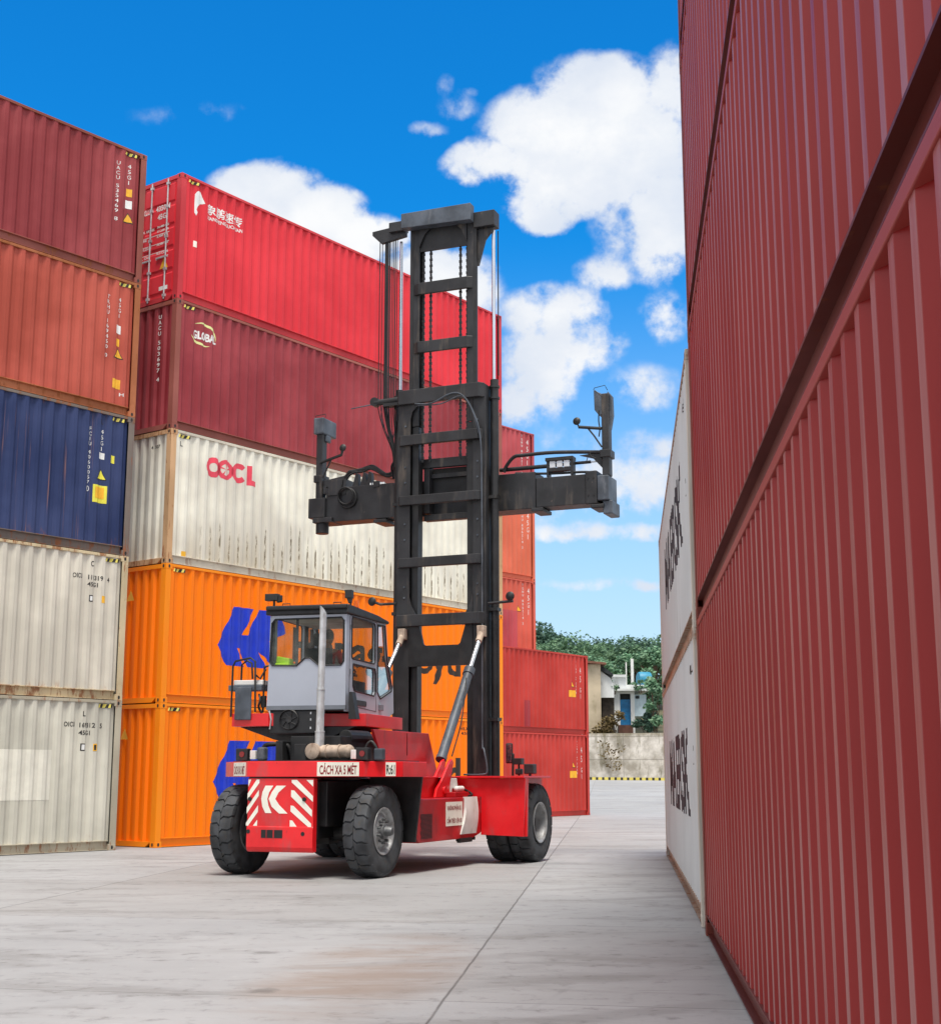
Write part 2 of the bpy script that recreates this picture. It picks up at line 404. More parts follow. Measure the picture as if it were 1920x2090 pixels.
def end_mesh(x, s):
    """corrugated end wall, facing -x when s=1"""
    mb = MB(); per = .25; y = .15; pts = []
    while y < CW-.15:
        for t, d in ((0, 0), (.3, 0), (.5, .046), (.8, .046)):
            yy_ = y+t*per
            if yy_ < CW-.15: pts.append((yy_, d))
        y += per
    pts.append((CW-.15, 0))
    for (a, da), (b, db) in zip(pts, pts[1:]):
        xa, xb = x+s*(.02+da), x+s*(.02+db)
        q = [(xa, a, .12), (xa, a, CH-.09), (xb, b, CH-.09), (xb, b, .12)]
        mb.add(q if s > 0 else q[::-1], [(0, 1, 2, 3)])
        q = [(xa+s*.003, a, .12), (xa+s*.003, a, CH-.09), (xb+s*.003, b, CH-.09), (xb+s*.003, b, .12)]
        mb.add(q[::-1] if s > 0 else q, [(0, 1, 2, 3)])
    return mb
def end_frame(x, s, part=0):
    mb = MB(); a = x+s*.004
    if part: return mb.box(a, x+s*.09, .165, CW-.165, CH-.10, CH-.012)
    mb.box(a, x+s*.09, .30, CW-.30, .012, .12)
    mb.prism([(.165, .11), (.30, .012), (.30, .12), (.165, .12)], 'x', min(a, x+s*.09), max(a, x+s*.09))
    mb.prism([(CW-.165, .11), (CW-.30, .012), (CW-.30, .12), (CW-.165, .12)], 'x', min(a, x+s*.09), max(a, x+s*.09))
    return mb
def post_mesh(x, y, sx_, sy_):
    mb = MB(); a = x+.003*sx_; b = y+.003*sy_
    mb.prism([(a, b), (x+.15*sx_, b), (x+.15*sx_, y+.02*sy_), (x+.075*sx_, y+.03*sy_), (x+.04*sx_, y+.08*sy_), (x+.04*sx_, y+.155*sy_), (a, y+.155*sy_)], 'z', .117, CH-.117)
    return mb
def rail_bottom(y, s):
    mb = MB(); a, b = .178, CL-.178
    def bx(ya, yb, za, zb): mb.box(a, b, min(y+s*ya, y+s*yb), max(y+s*ya, y+s*yb), za, zb)
    bx(.006, .075, .178, .192); bx(.062, .075, .022, .178); bx(.014, .075, .012, .022)
    return mb
def rail_top(y, s):
    mb = MB(); mb.box(.178, CL-.178, min(y+s*.005, y+s*.065), max(y+s*.005, y+s*.065), CH-.062, CH-.004); return mb
def roof_mb():
    mb = MB(); n = 58; st = (CL-.36)/n
    for i in range(n):
        x = .18+i*st
        for a, b, z1, z2 in ((x, x+st*.35, CH-.03, CH-.03), (x+st*.35, x+st*.5, CH-.03, CH-.012), (x+st*.5, x+st*.85, CH-.012, CH-.012), (x+st*.85, x+st, CH-.012, CH-.03)):
            mb.add([(a, .06, z1), (b, .06, z2), (b, CW-.06, z2), (a, CW-.06, z1)], [(0, 1, 2, 3)])
    return mb
def floor_mb():
    mb = MB(); mb.box(.1, CL-.1, .104, CW-.104, .14, .148)
    x = .4
    while x < CL-.3: mb.box(x, x+.045, .11, CW-.11, .03, .139); x += .305
    return mb
def conform(vs2, fs, x, z, side=0, off=.0025, name='marking', mats=None, parent=None, mi=None):
    """lay flat artwork onto the corrugated side so every rib cuts through it"""
    me = bpy.data.meshes.new(name); me.from_pydata([(x+a, 0, z+b) for a, b in vs2], [], fs)
    for m in mats if isinstance(mats, (list, tuple)) else [mats]: me.materials.append(m)
    if mi: me.polygons.foreach_set('material_index', mi)
    bm = bmesh.new(); bm.from_mesh(me)
    xa = min(v.co.x for v in bm.verts); xb = max(v.co.x for v in bm.verts)
    for br in breaks(xa+1e-4, xb-1e-4):
        bmesh.ops.bisect_plane(bm, geom=bm.verts[:]+bm.edges[:]+bm.faces[:], plane_co=(br, 0, 0), plane_no=(1, 0, 0), dist=1e-5)
    for v in bm.verts: v.co.y = YF+prof(v.co.x)-off if .15 < v.co.x < CL-.15 else .003-off
    bm.normal_update()
    for f in bm.faces:
        if f.normal.y > 0: f.normal_flip()
    bm.to_mesh(me); bm.free()
    return mk(name, me, parent)
def conform_text(s, x, z, wd, ht, mat, parent, bold=.02, vertical=False, name='lettering'):
    vs, fs = text_mesh(s, wd, ht, bold, vertical)
    return conform(vs, fs, x, z, mats=mat, parent=parent, name=name)
RECT = lambda a, b: ([(0, 0), (a, 0), (a, b), (0, b)], [(0, 1, 2, 3)])
def container(label, body, frame, loc, th, z, group, end0='wall', end1='wall', cat='shipping container', rail=None, endmat=None, sill=None):
    t = thing('shipping_container', label, cat, (*loc, z), th, group)
    rail = rail or frame
    def put(name, key, fn, mats, smooth=None, bev=0, parent=None):
        me = shared(key, lambda: fn().mesh(key, [None]*2 if key.startswith('cast') else [None], smooth))
        o = mk(name, me, parent or t, bev)
        for i, m in enumerate(mats if isinstance(mats, (list, tuple)) else [mats]):
            o.material_slots[i].link = 'OBJECT'; o.material_slots[i].material = m
        return o
    put('side_panel', 'side0', side_mesh, body); put('side_panel', 'side1', lambda: mir(side_mesh()), body)
    for i, (x, y, a, b) in enumerate(((0, 0, 1, 1), (CL, 0, -1, 1), (0, CW, 1, -1), (CL, CW, -1, -1))):
        put('corner_post', 'post%d' % i, lambda: post_mesh(x, y, a, b), frame, bev=.006)
        for zz in (0, CH-.118):
            put('corner_casting', 'cast%d%d' % (i, zz > 1), lambda: casting(x, y, zz, a, b), [frame, M_HOSE], bev=.008)
    for i, (y, s) in enumerate(((0, 1), (CW, -1))):
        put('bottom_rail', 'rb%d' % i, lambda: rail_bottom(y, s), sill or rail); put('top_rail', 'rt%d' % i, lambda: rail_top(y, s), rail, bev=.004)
    put('roof_panel', 'roof', roof_mb, body); put('floor', 'floor', floor_mb, M_BLACK2)
    for k, (x, s, kind) in enumerate(((0, 1, end0), (CL, -1, end1))):
        put('end_sill', 'ef%d' % k, lambda: end_frame(x, s), frame); put('end_header', 'eh%d' % k, lambda: end_frame(x, s, 1), frame)
        if kind == 'wall': put('end_panel', 'ew%d' % k, lambda: end_mesh(x, s), endmat or body)
        else:
            for j in (0, 1):
                y0 = .165 if j == 0 else CW/2+.008; y1 = CW/2-.008 if j == 0 else CW-.165
                def door():
                    mb = MB(); a, b = x+s*.03, x+s*.055
                    mb.box(min(a, b), max(a, b), y0, y1, .125, CH-.105)
                    z_ = .22
                    for q in range(5):
                        c_, d_ = x+s*.012, x+s*.03
                        mb.prism([(c_, z_+.03), (c_, z_+.40), (d_, z_+.44), (d_, z_-.01)] if s > 0 else [(d_, z_-.01), (d_, z_+.44), (c_, z_+.40), (c_, z_+.03)], 'y', y0+.05, y1-.05)
                        z_ += .52
                    return mb
                dr = put('door', 'dr%d%d' % (k, j), door, body)
                for q, yb in enumerate((y0+.25*(y1-y0), y0+.75*(y1-y0))):
                    def bar():
                        mb = MB(); xb = x+s*-.012
                        mb.cyl((xb, yb, .06), (xb, yb, CH-.05), .018, 10)
                        for zz in (.14, .75, 1.5, 2.2, CH-.16): mb.box(min(xb-.02, xb+.03), max(xb-.02, xb+.03), yb-.04, yb+.04, zz-.03, zz+.03)
                        mb.box(xb-.016, xb+.016, yb-.03, yb+.36 if q else yb+.3, 1.02, 1.06)
                        return mb
                    put('locking_bar', 'bar%d%d%d' % (k, j, q), bar, M_STEELP, smooth=40, parent=dr)
    return t
def haz(t, x, n=3, w_=.34):
    """black and yellow height warning under the top rail"""
    vs, fs, mi = [], [], []
    st = w_/(2*n)
    for i in range(2*n):
        o = len(vs); a = i*st; vs += [(a, 0), (a+st, 0), (a+st+.03, .07), (a+.03, .07)]; fs.append((o, o+1, o+2, o+3)); mi.append(i % 2)
    conform(vs, fs, x, CH-.155, mats=[M_YEL3, M_TXTK], mi=mi, parent=t, name='hazard_stripe', off=.012)
def triangle(t, x, z, s=.2, mat=None):
    conform([(-s*.62, -.02), (s*.62, -.02), (0, s*1.05)], [(0, 1, 2)], x, z, mats=M_TXTK, parent=t, name='warning_triangle')
    conform([(-s*.5, 0), (s*.5, 0), (0, s*.9)], [(0, 1, 2)], x, z, mats=mat or M_YEL, parent=t, name='warning_triangle', off=.005)
def sticker(t, x, z, w_, h_, mat, name='sticker', off=.003): return conform(*RECT(w_, h_), x, z, mats=mat, parent=t, name=name, off=off)
def vid(t, x, top, bot, s, mat=M_TXTW, wd=.075):
    vs, fs = text_mesh(s, wd, top-bot, .0, vertical=True); conform(vs, fs, x-wd/2, bot, mats=mat, parent=t, name='lettering')

TH = [R(a) for a in (50.84, 53.62, 53.30, 48.91, -96.20, -96.27)]
def along(loc, th, d): return (loc[0]+math.cos(th)*d, loc[1]+math.sin(th)*d)
G1 = 'containers in the stack at the far left'; G2 = 'containers in the stack behind the handler'
G3 = 'containers of the tall far stack'; G4 = 'small far stack of two containers'; G5 = 'red containers in the wall on the right'; G6 = 'pale containers beyond the red wall'
# row one, five high, right-hand corner visible
P1 = along((-6.9165, 27.9347), TH[0], -CL)
r1 = [
 ('grey white container on the ground at the left edge, with a pale repaired patch', 'c4c2b5', 'aea794', .22, 11, {}),
 ('cream container second from the ground at the left edge, below the blue one', 'd2cdbf', 'cbbb98', .34, 12, {'streak': .3}),
 ('navy blue container with rusty streaks, middle of the left stack', '263560', '6f655e', .30, 13, {'streak': .55, 'stain': 'a8765c'}),
 ('orange brown container above the blue one in the left stack', 'ac4c3c', 'a8653f', .30, 14, {'streak': .15}),
 ('dull crimson container on top of the left stack', '8c3438', '8a4a40', .16, 15, {'streak': .1})]
cont1 = []
for k, (lab, hx, fx, ru, sd, kw) in enumerate(r1):
    cont1.append(container(lab, paint('paint_left_%d' % k, hx, rust_amt=ru*.8, seed=sd, **kw), paint('frame_left_%d' % k, fx, rust_amt=ru+.42, seed=sd+.5), P1, TH[0], k*CH, G1))
c = cont1[4]; X = lambda a: CL+a
vid(c, X(-.69), 2.55, 1.23, 'UACU 535469 8'); vid(c, X(-.41), 2.56, 2.11, '45G1'); sticker(c, X(-.46), 1.84, .12, .17, M_YEL); sticker(c, X(-.47), 1.57, .14, .18, M_TXTW); triangle(c, X(-.40), 1.27); haz(c, X(-.56))
c = cont1[3]
vid(c, X(-.765), 2.48, 1.15, 'TRHU 169450 0'); vid(c, X(-.485), 2.48, 2.05, '45G1'); sticker(c, X(-.56), 1.70, .13, .18, M_TXTW); sticker(c, X(-.55), 1.43, .10, .16, M_YEL); triangle(c, X(-.48), 1.19); sticker(c, X(-.60), .53, .21, .2, M_YEL)
conform_text('H', X(-.40), .39, .09, .07, M_TXTW, c); haz(c, X(-.56))
c = cont1[2]
vid(c, X(-1.04), 2.52, 1.35, 'FCIU 4060057'); vid(c, X(-1.04), 1.31, 1.20, '0'); vid(c, X(-.755), 2.51, 2.07, '45G1'); sticker(c, X(-.83), 1.90, .15, .13, M_TXTW); triangle(c, X(-.745), 1.49, .2, M_YEL2); sticker(c, X(-.54), 1.86, .11, .16, M_YEL2)
sg = sticker(c, X(-.93), 1.0, .33, .36, M_YEL2, 'notice'); sticker(c, X(-.88), 1.09, .22, .23, M_YEL, 'notice', .006); conform_text('DANGER', X(-.88), 1.03, .22, .045, M_TXTK, c); haz(c, X(-.56)); conform_text('L', X(-.80), 2.62, .06, .10, M_TXTK, c)
c = cont1[1]
for s_, a, b, wd in (('OICU', -1.27, 2.345, .21), ('111319', -.93, 2.335, .34), ('4', -.46, 2.33, .05)): conform_text(s_, X(a), b, wd, .095, M_TXTK, c)
conform_text('45G1', X(-.94), 2.2, .26, .09, M_TXTK, c); conform_text('C', X(-.89), 2.6, .07, .11, M_TXTK, c)
sticker(c, X(-.90), 1.9, .11, .13, M_TXTK); sticker(c, X(-.88), 1.92, .07, .09, M_TXTW, off=.006); sticker(c, X(-.60), 1.9, .10, .14, M_YEL); haz(c, X(-.56))
c = cont1[0]
for s_, a, b, wd in (('OICU', -1.29, 2.355, .23), ('169312', -.95, 2.345, .34), ('5', -.47, 2.34, .05)): conform_text(s_, X(a), b, wd, .095, M_TXTK, c)
conform_text('45G1', X(-.96), 2.2, .27, .09, M_TXTK, c); conform_text('L', X(-.90), 2.56, .06, .10, M_TXTK, c)
sticker(c, X(-.92), 1.9, .11, .14, M_TXTK); sticker(c, X(-.90), 1.92, .07, .10, M_TXTW, off=.006); sticker(c, X(-.63), 1.9, .10, .14, M_YEL); sticker(c, X(-.61), 1.92, .05, .1, M_TXTK, off=.006)
sticker(c, X(-2.67), .98, 1.14, .93, plain('patch_white', 'dedccf', .5, 0, .04), 'repair_patch'); haz(c, X(-.56))

# row two, five high, behind the machine
P2 = (-6.3331, 28.7394)
r2 = [
 ('bright orange container on the ground behind the red machine', 'ff7c00', 'ff8a08', .0, 21, 'wall', {'fade': .02, 'spec': .22}),
 ('bright orange container second from the ground, behind the grey cab', 'ff7c00', 'ff8a08', .0, 22, 'wall', {'fade': .02, 'spec': .22}),
 ('cream white container with round red letters and scraped ribs, middle of the stack', 'e3dfd1', 'c29c74', .26, 23, 'wall', {'ribs': True, 'streak': .35}),
 ('maroon container with an oval green and yellow logo below the top red one', '94343c', '94544a', .12, 24, 'wall', {}),
 ('bright red container on top of the middle stack with white fan shaped logo', 'd6303c', 'c43840', .05, 25, 'door', {'fade': .1})]
cont2 = []
for k, (lab, hx, fx, ru, sd, en, kw) in enumerate(r2):
    cont2.append(container(lab, paint('paint_mid_%d' % k, hx, rust_amt=ru, seed=sd, **kw), paint('frame_mid_%d' % k, fx, rust_amt=ru*2.2 if k != 2 else .8, seed=sd+.5, fade=.06 if k < 2 else .15), P2, TH[1], k*CH, G2, end0=en,
      rail=paint('rail_mid_2', 'cfc8b8', rust_amt=.3, seed=5) if k == 2 else None))
BLUE = plain('logo_blue', '0030c0', .5, 0, .06); NAVY = plain('logo_navy', '2a1d14', .55, 0, .05)
EMB = ([(1.54,1.30),(1.82,.88),(2.36,.88),(2.11,1.27),(2.20,1.27),(2.43,.88),(3.04,.88),(2.80,1.24),(3.14,1.02),(3.36,.88),(3.42,.95),(3.14,1.5),(3.66,1.72),(3.38,2.17),(2.76,2.17),(2.44,1.57),(2.28,1.57),(2.62,2.17),(2.02,2.17)])
from mathutils.geometry import tessellate_polygon
def polyfill(p): return list(p), [tuple(t) for t in tessellate_polygon([[Vector((a, b, 0)) for a, b in p]])]
for k in (0, 1):
    conform(*polyfill(EMB), 0, 0, mats=BLUE, parent=cont2[k], name='logo')
    vs, fs = text_mesh('Hapag-Lloyd', 6.4, None, .02)
    h0 = min(v[1] for v in vs); vs, fs = text_mesh('Hapag-Lloyd', 6.42, 1.03, .025)
    conform(vs, fs, 3.86, .85, mats=NAVY, parent=cont2[k], name='lettering')
    conform_text('HLXU 441', 10.31, 2.60, .62, .08, NAVY, cont2[k]); conform_text('45G1', 10.35, 2.48, .3, .08, NAVY, cont2[k]); haz(cont2[k], .2)
    tr = MB(); x_ = -.002
    tr.add([(x_, .95, 2.17), (x_, 1.2, 2.17), (x_, 1.07, 2.40)], [(0, 2, 1)]); tr.build('warning_triangle', M_YEL, cont2[k])
c = cont2[2]; LRED = plain('logo_red', 'e2455a', .55, 0, .08)
def ring(cx, cz, rx, rz, ix, iz, n=18, a0=0, a1=360, hx=None):
    vs = []; fs = []
    for i in range(n+1):
        t = R(a0+(a1-a0)*i/n); vs += [(cx+rx*math.cos(t), cz+rz*math.sin(t)), (cx+ix*math.cos(t), cz+iz*math.sin(t))]
    for i in range(n): fs.append((2*i, 2*i+2, 2*i+3, 2*i+1))
    return vs, fs
conform(*ring(1.26, 2.26, .225, .225, .105, .10), 0, 0, mats=LRED, parent=c, name='logo')
vs, fs = ring(1.62, 2.265, .225, .225, .13, .13); 
for q in range(5):
    t = R(90+72*q); o = len(vs); vs += [(1.62, 2.265), (1.62+.13*math.cos(t-.14), 2.265+.13*math.sin(t-.14)), (1.62+.135*math.cos(t+.14), 2.265+.135*math.sin(t+.14))]; fs.append((o, o+1, o+2))
conform(vs, fs, 0, 0, mats=LRED, parent=c, name='logo')
conform(*ring(2.02, 2.265, .225, .225, .11, .105, a0=42, a1=318), 0, 0, mats=LRED, parent=c, name='logo')
conform([(2.29, 2.04), (2.56, 2.04), (2.56, 2.16), (2.41, 2.16), (2.41, 2.49), (2.29, 2.49)], [(0, 1, 2, 3), (0, 3, 4, 5)], 0, 0, mats=LRED, parent=c, name='logo')
sticker(c, .42, .18, .14, .12, M_YEL); haz(c, .2); conform_text('L', .30, 2.56, .07, .11, M_TXTK, c)
conform_text('OOLU 8', 10.6, 2.5, .5, .08, M_TXTK, c)
e = MB()
vs, fs = text_mesh('4 107', .28, .08, .03); flat(vs, fs, (-.0015, .62, 2.5), (0, -1, 0), (0, 0, 1), mb=e); e.build('lettering', M_TXTK, c)
c = cont2[3]; LGRN = plain('logo_lime', 'dfe29a', .5, 0, .05)
conform_text('GLOBAL', .53, 2.14, .68, .19, M_TXTW, c, bold=.04)
def arc(cx, cz, rx, rz, a0, a1, th_, n=18):
    vs = []; fs = []
    for i in range(n+1):
        f = i/n; t = R(a0+(a1-a0)*f); k = th_*math.sin(math.pi*f)+.006
        vs += [(cx+rx*math.cos(t), cz+rz*math.sin(t)), (cx+(rx-k)*math.cos(t), cz+(rz-k)*math.sin(t))]
    for i in range(n): fs.append((2*i, 2*i+2, 2*i+3, 2*i+1))
    return vs, fs
conform(*arc(.83, 2.27, .38, .27, 130, -15, .05), 0, 0, mats=LGRN, parent=c, name='logo'); conform(*arc(.81, 2.27, .38, .26, 200, 300, .05), 0, 0, mats=LGRN, parent=c, name='logo')
haz(c, .2)
e = MB(); vs, fs = text_mesh('UACU 503697 4', .09, 1.5, .02, vertical=True); flat(vs, fs, (-.0015, .56, 1.1), (0, -1, 0), (0, 0, 1), mb=e); e.build('lettering', M_TXTW, c)
c = cont2[4]
hat = [(.42,2.53),(.46,2.60),(.53,2.64),(.60,2.64),(.66,2.54),(.72,2.40),(.60,2.36),(.50,2.27),(.465,2.18),(.50,2.12),(.46,2.03),(.42,2.10),(.415,2.3)]
conform(*polyfill(hat), 0, 0, mats=M_TXTW, parent=c, name='logo')
conform_text('象鹏速传', .79, 2.20, 1.07, .25, M_TXTW, c, bold=.012); conform_text('XIANGPENG SUCHUAN', .80, 2.08, 1.07, .085, M_TXTW, c, bold=.02); haz(c, .2)
sticker(c, .42, 1.30, .09, .14, M_REFW)
e = MB()
for s_, yr, z_, wd, ht in (('TXLU', 1.75, 2.28, .34, .13), ('435081', 1.22, 2.28, .46, .13), ('3', .52, 2.28, .06, .13), ('45G1', 1.16, 2.08, .34, .13), ('MAX. GROSS', 1.75, 1.86, .5, .06), ('30,480 KG', 1.16, 1.88, .38, .06), ('67,200 LB', 1.16, 1.78, .38, .06), ('TARE', 1.75, 1.66, .26, .06), ('3,900 KG', 1.16, 1.66, .36, .06),
      ('PAYLOAD', 1.75, 1.45, .42, .06), ('26,580 KG', 1.16, 1.47, .38, .06), ('CU. CAP.', 1.75, 1.24, .4, .06), ('76.3 CU.M', 1.16, 1.26, .38, .06), ('2,700 CU.FT', 1.16, 1.14, .4, .06)):
    vs, fs = text_mesh(s_, wd, ht, .03); flat(vs, fs, (.009, yr-.4, z_-.13), (0, -1, 0), (0, 0, 1)).build('lettering', M_TXTW, c)
for z_, w_ in ((1.73, 1.0), (1.52, 1.0), (1.32, .9)): 
    e = MB(); e.add([(.0088, 1.35, z_-.135), (.0088, 1.35-w_, z_-.135), (.0088, 1.35-w_, z_-.12), (.0088, 1.35, z_-.12)], [(0, 1, 2, 3)]); e.build('ruled_line', M_TXTW, c)
e = MB(); e.add([(.0085, .62, .78), (.0085, .36, .78), (.0085, .49, 1.04)], [(0, 1, 2)]); e.build('warning_triangle', M_YEL, c)
e = MB(); e.add([(.0085, .62, .28), (.0085, .34, .28), (.0085, .34, .37), (.0085, .62, .37)], [(0, 1, 2, 3)]); e.build('sticker', M_TXTW, c)

# tall far stack
P4 = along((-5.5348, 43.5874), TH[3], 0)
r4 = [('brick red container at the bottom of the tall far stack, mostly hidden', 'a83a34'), ('rust red container second from the ground in the tall far stack', 'a83c34'),
      ('salmon container of the tall far stack with a maroon repair patch', 'c45a48'), ('faded orange container of the tall far stack, below the spreader arm', 'd46c50'), ('dusty rose container on top of the tall far stack', 'b04a50')]
for k, (lab, hx) in enumerate(r4):
    m_ = paint('paint_far_%d' % k, hx, rust_amt=.1, seed=31+k, fade=.14, streak=.12)
    c = container(lab, m_, m_, P4, TH[3], k*CH, G3)
    vid(c, 11.48, 2.75, 1.2, 'TGHU 806214 3'); vid(c, 11.80, 2.6, 1.6, '45G1')
    if k == 2: sticker(c, 10.2, .18, .95, 1.5, paint('patch_maroon', 'a8434b', rust_amt=.1, seed=3), 'repair_patch'); triangle(c, 11.2, 1.7)
# two high stack in front of it
P3 = (-2.9243, 42.2243)
for k, lab in enumerate(('coral red container standing on the ground right of the front wheel', 'coral red container resting on its twin right of the black mast')):
    m_ = paint('paint_two_%d' % k, 'b8362e', rust_amt=.14, seed=41+k, fade=.13, streak=.2, stain='8e3a34')
    c = container(lab, m_, m_, P3, TH[2], k*CH, G4)
    vid(c, 11.42, 2.64, 1.28, 'TCNU 672038 1'); vid(c, 11.74, 2.45, 1.9, '45'); vid(c, 11.74, 1.7, 1.3, 'G1'); triangle(c, 11.17, 1.72, .18); sticker(c, 10.95, 1.34, .4, .24, M_YEL)
    if k == 1: sticker(c, 8.1, .2, .35, .9, paint('patch_dark_red', '9c3038', rust_amt=.1, seed=5), 'repair_patch')
# wall of red containers close on the right
P5 = (2.1630, 13.3528)
for k, lab in enumerate(('deep red container on the ground along the right edge', 'deep red container second from the ground on the right, above a dark seam', 'pinkish red container third up on the right', 'topmost red container of the right wall, cut by the top edge of the photo')):
    m_ = paint('paint_right_%d' % k, ('8c1c1a', '8e201e', '8e2424', '8e2424')[k], rust_amt=.05, seed=51+k, fade=.08, rough=.42, dent=.8, spec=.26, rib_sheen=.42, streak=.12, stain='7c2a22')
    f_ = paint('frame_right', '7b3a30', rust_amt=.35, seed=55)
    container(lab, m_, f_, P5, TH[4], k*CH, G5, rail=paint('rail_right', '983e38', rust_amt=.02, seed=57, fade=.05), sill=paint('sill_right_shaded', '5c201a', rust_amt=.2, seed=58))  # bottom rails painted darker brown, holding the shade of the seam
# pale grey containers farther along on the right
P6 = along((2.2186, 13.8970), R(83.73), CL)
for k, lab in enumerate(('pale grey container on the ground beyond the red wall, with big dark letters', 'pale grey container stacked on its twin beyond the red wall, rusty bottom rail')):
    m_ = paint('paint_pale_%d' % k, 'c9cbcc', rust_amt=.14, seed=61+k, fade=.06, streak=.35)
    c = container(lab, m_, paint('frame_pale', 'c3bcb0', rust_amt=.5, seed=62), P6, TH[5], k*CH, G6, rail=paint('rail_pale', '9c8674', rust_amt=.6, seed=63))
    conform_text('MAERSK', 3.1, (.97, 1.2)[k], 7.0, 1.02, plain('letter_slate', '2c2a33', .5, 0, .05), c, bold=.03)
    conform_text('MSKU 90' if k else 'MRKU 2', CL-1.25, 2.5, .6, .1, M_TXTK, c); conform_text('2', CL-1.1, 1.55, .12, .22, M_TXTK, c)
# ------------------------------------------------------------------ ground
def gz_at(y): return 0.0 if y < 60 else min(.0235*(y-60), 1.18)
g = MB(); xs = [-220, -60, -20, 0, 20, 60, 220]; ys = [-60, 0, 30, 60, 70, 80, 90, 100, 110.2, 130, 160, 700]
for y in ys:
    for x in xs: g.v.append((x, y, gz_at(y)))
n_ = len(xs)
for j in range(len(ys)-1):
    for i in range(n_-1): g.f.append([j*n_+i, j*n_+i+1, (j+1)*n_+i+1, (j+1)*n_+i]); g.mi.append(0)
m, T = newmat('yard_concrete'); c0 = T.n('ShaderNodeTexCoord').outputs['Object']
big = T.noise(c0, .16, 5, .6); mid = T.noise(T.mapping(c0, (.5, 1.3, 1), rot=(0, 0, R(8))), .9, 7, .65, .4); fine = T.noise(c0, 30, 6, .7); sm = T.noise(c0, 5.5, 8, .68)
col = T.mix(T.step(big, .3, .7), (.295, .302, .312), (.395, .401, .41))
col = T.mix(T.m('MULTIPLY', T.step(mid, .48, .68), .62), col, (.205, .202, .20))
col = T.mix(T.m('MULTIPLY', T.m('MULTIPLY', T.step(sm, .52, .68), T.step(mid, .3, .6)), .65), col, (.145, .14, .137))
col = T.mix(T.m('MULTIPLY', T.step(sm, .42, .30), .22), col, (.52, .515, .51))
col = T.mix(T.m('MULTIPLY', T.step(fine, .42, .62), .12), col, (.30, .295, .29))
# tyre marks: long soft dark arcs
tv = T.mapping(c0, (1, 1, 1), rot=(0, 0, R(-24))); wv = T.n('ShaderNodeTexWave', tv, wave_type='BANDS', bands_direction='Y'); wv.inputs['Scale'].default_value = .22; wv.inputs['Distortion'].default_value = 5; wv.inputs['Detail'].default_value = 3; wv.inputs['Detail Scale'].default_value = .35
col = T.mix(T.m('MULTIPLY', T.m('MULTIPLY', T.step(wv.outputs[1], .84, .99), T.step(big, .46, .62)), .34), col, (.16, .155, .15))
# reddish soil stain next to the long joint
s_ = T.n('ShaderNodeSeparateXYZ', T.mapping(c0, (1, 1, 1), (-.0, -11.0, 0)))
ds = T.m('ADD', T.m('POWER', T.m('DIVIDE', T.m('ADD', T.m('ADD', s_.outputs[0], .75), T.m('MULTIPLY', s_.outputs[1], -.12)), .75), 2.0), T.m('POWER', T.m('DIVIDE', s_.outputs[1], 2.3), 2.0))
col = T.mix(T.m('MULTIPLY', T.m('MULTIPLY', T.step(ds, 1.5, .1), T.step(mid, .34, .58)), .8), col, (.27, .215, .18))
# slab joints: long ones about 5 m apart, cross ones about 4.6 m apart
sp = T.n('ShaderNodeSeparateXYZ', c0); jit = T.m('MULTIPLY', T.m('SUBTRACT', T.noise(c0, 2.2, 5), .5), .022)
def joint(nx, ny, d, per, w_):
    v = T.m('ADD', T.m('ADD', T.m('MULTIPLY', sp.outputs[0], nx), T.m('MULTIPLY', sp.outputs[1], ny)), T.m('ADD', jit, -d))
    cell = T.m('FLOOR', T.m('ADD', T.m('DIVIDE', v, per), .0)); v = T.m('SUBTRACT', T.m('FRACT', T.m('ADD', T.m('DIVIDE', v, per), .5)), .5)
    return T.step(T.m('ABSOLUTE', v), w_/per, .0), cell
a = math.atan2(23.53-8.656, 1.2045+.2605); nx, ny = math.sin(a), -math.cos(a)
j1, c1 = joint(nx, ny, nx*-.2605+ny*8.656, 5.6, .016); b_ = math.atan2(9.163-9.778, 1.657+1.838); nx2, ny2 = -math.sin(b_), math.cos(b_)
j2, c2 = joint(nx2, ny2, nx2*1.657+ny2*9.163, 4.75, .011)
wn_ = T.n('ShaderNodeTexWhiteNoise', T.n('ShaderNodeCombineXYZ', c1, c2, 0.0).outputs[0], noise_dimensions='3D').outputs[0]
col = T.mix(T.m('MULTIPLY', T.step(wn_, .1, 1.0), .30), col, (.235, .225, .212))
# oil drips and rubber scuffs
vs_ = T.n('ShaderNodeTexVoronoi', T.mapping(c0, (1, 1, 1), (3, 1, 0)), feature='F1'); vs_.inputs['Scale'].default_value = .85
spot = T.m('MULTIPLY', T.step(T.m('ADD', vs_.outputs[0], T.m('MULTIPLY', sm, .35)), .30, .20), T.step(mid, .44, .56))
col = T.mix(T.m('MULTIPLY', spot, .55), col, (.10, .095, .09))
scf = T.step(T.noise(T.mapping(c0, (.35, 4.2, 1), (1, 4, 0), (0, 0, R(17))), 1.4, 6, .7), .60, .70)
col = T.mix(T.m('MULTIPLY', T.m('MULTIPLY', scf, T.step(big, .42, .56)), .42), col, (.17, .165, .16))
jj = T.m('MAXIMUM', T.m('MULTIPLY', j1, .75), T.m('MULTIPLY', j2, .7)); jn = T.step(T.noise(c0, 1.1, 4), .28, .5)
jj = T.m('MULTIPLY', jj, T.m('ADD', T.m('MULTIPLY', jn, .6), .4))
vo = T.n('ShaderNodeTexVoronoi', T.mapping(c0, (.22, .22, .22), (2, 3, 0)), feature='DISTANCE_TO_EDGE'); vo.inputs['Scale'].default_value = 1
ck = T.m('MULTIPLY', T.m('MULTIPLY', T.step(T.m('ADD', vo.outputs[0], T.m('MULTIPLY', jit, .2)), .004, .0), T.step(big, .54, .64)), .35)
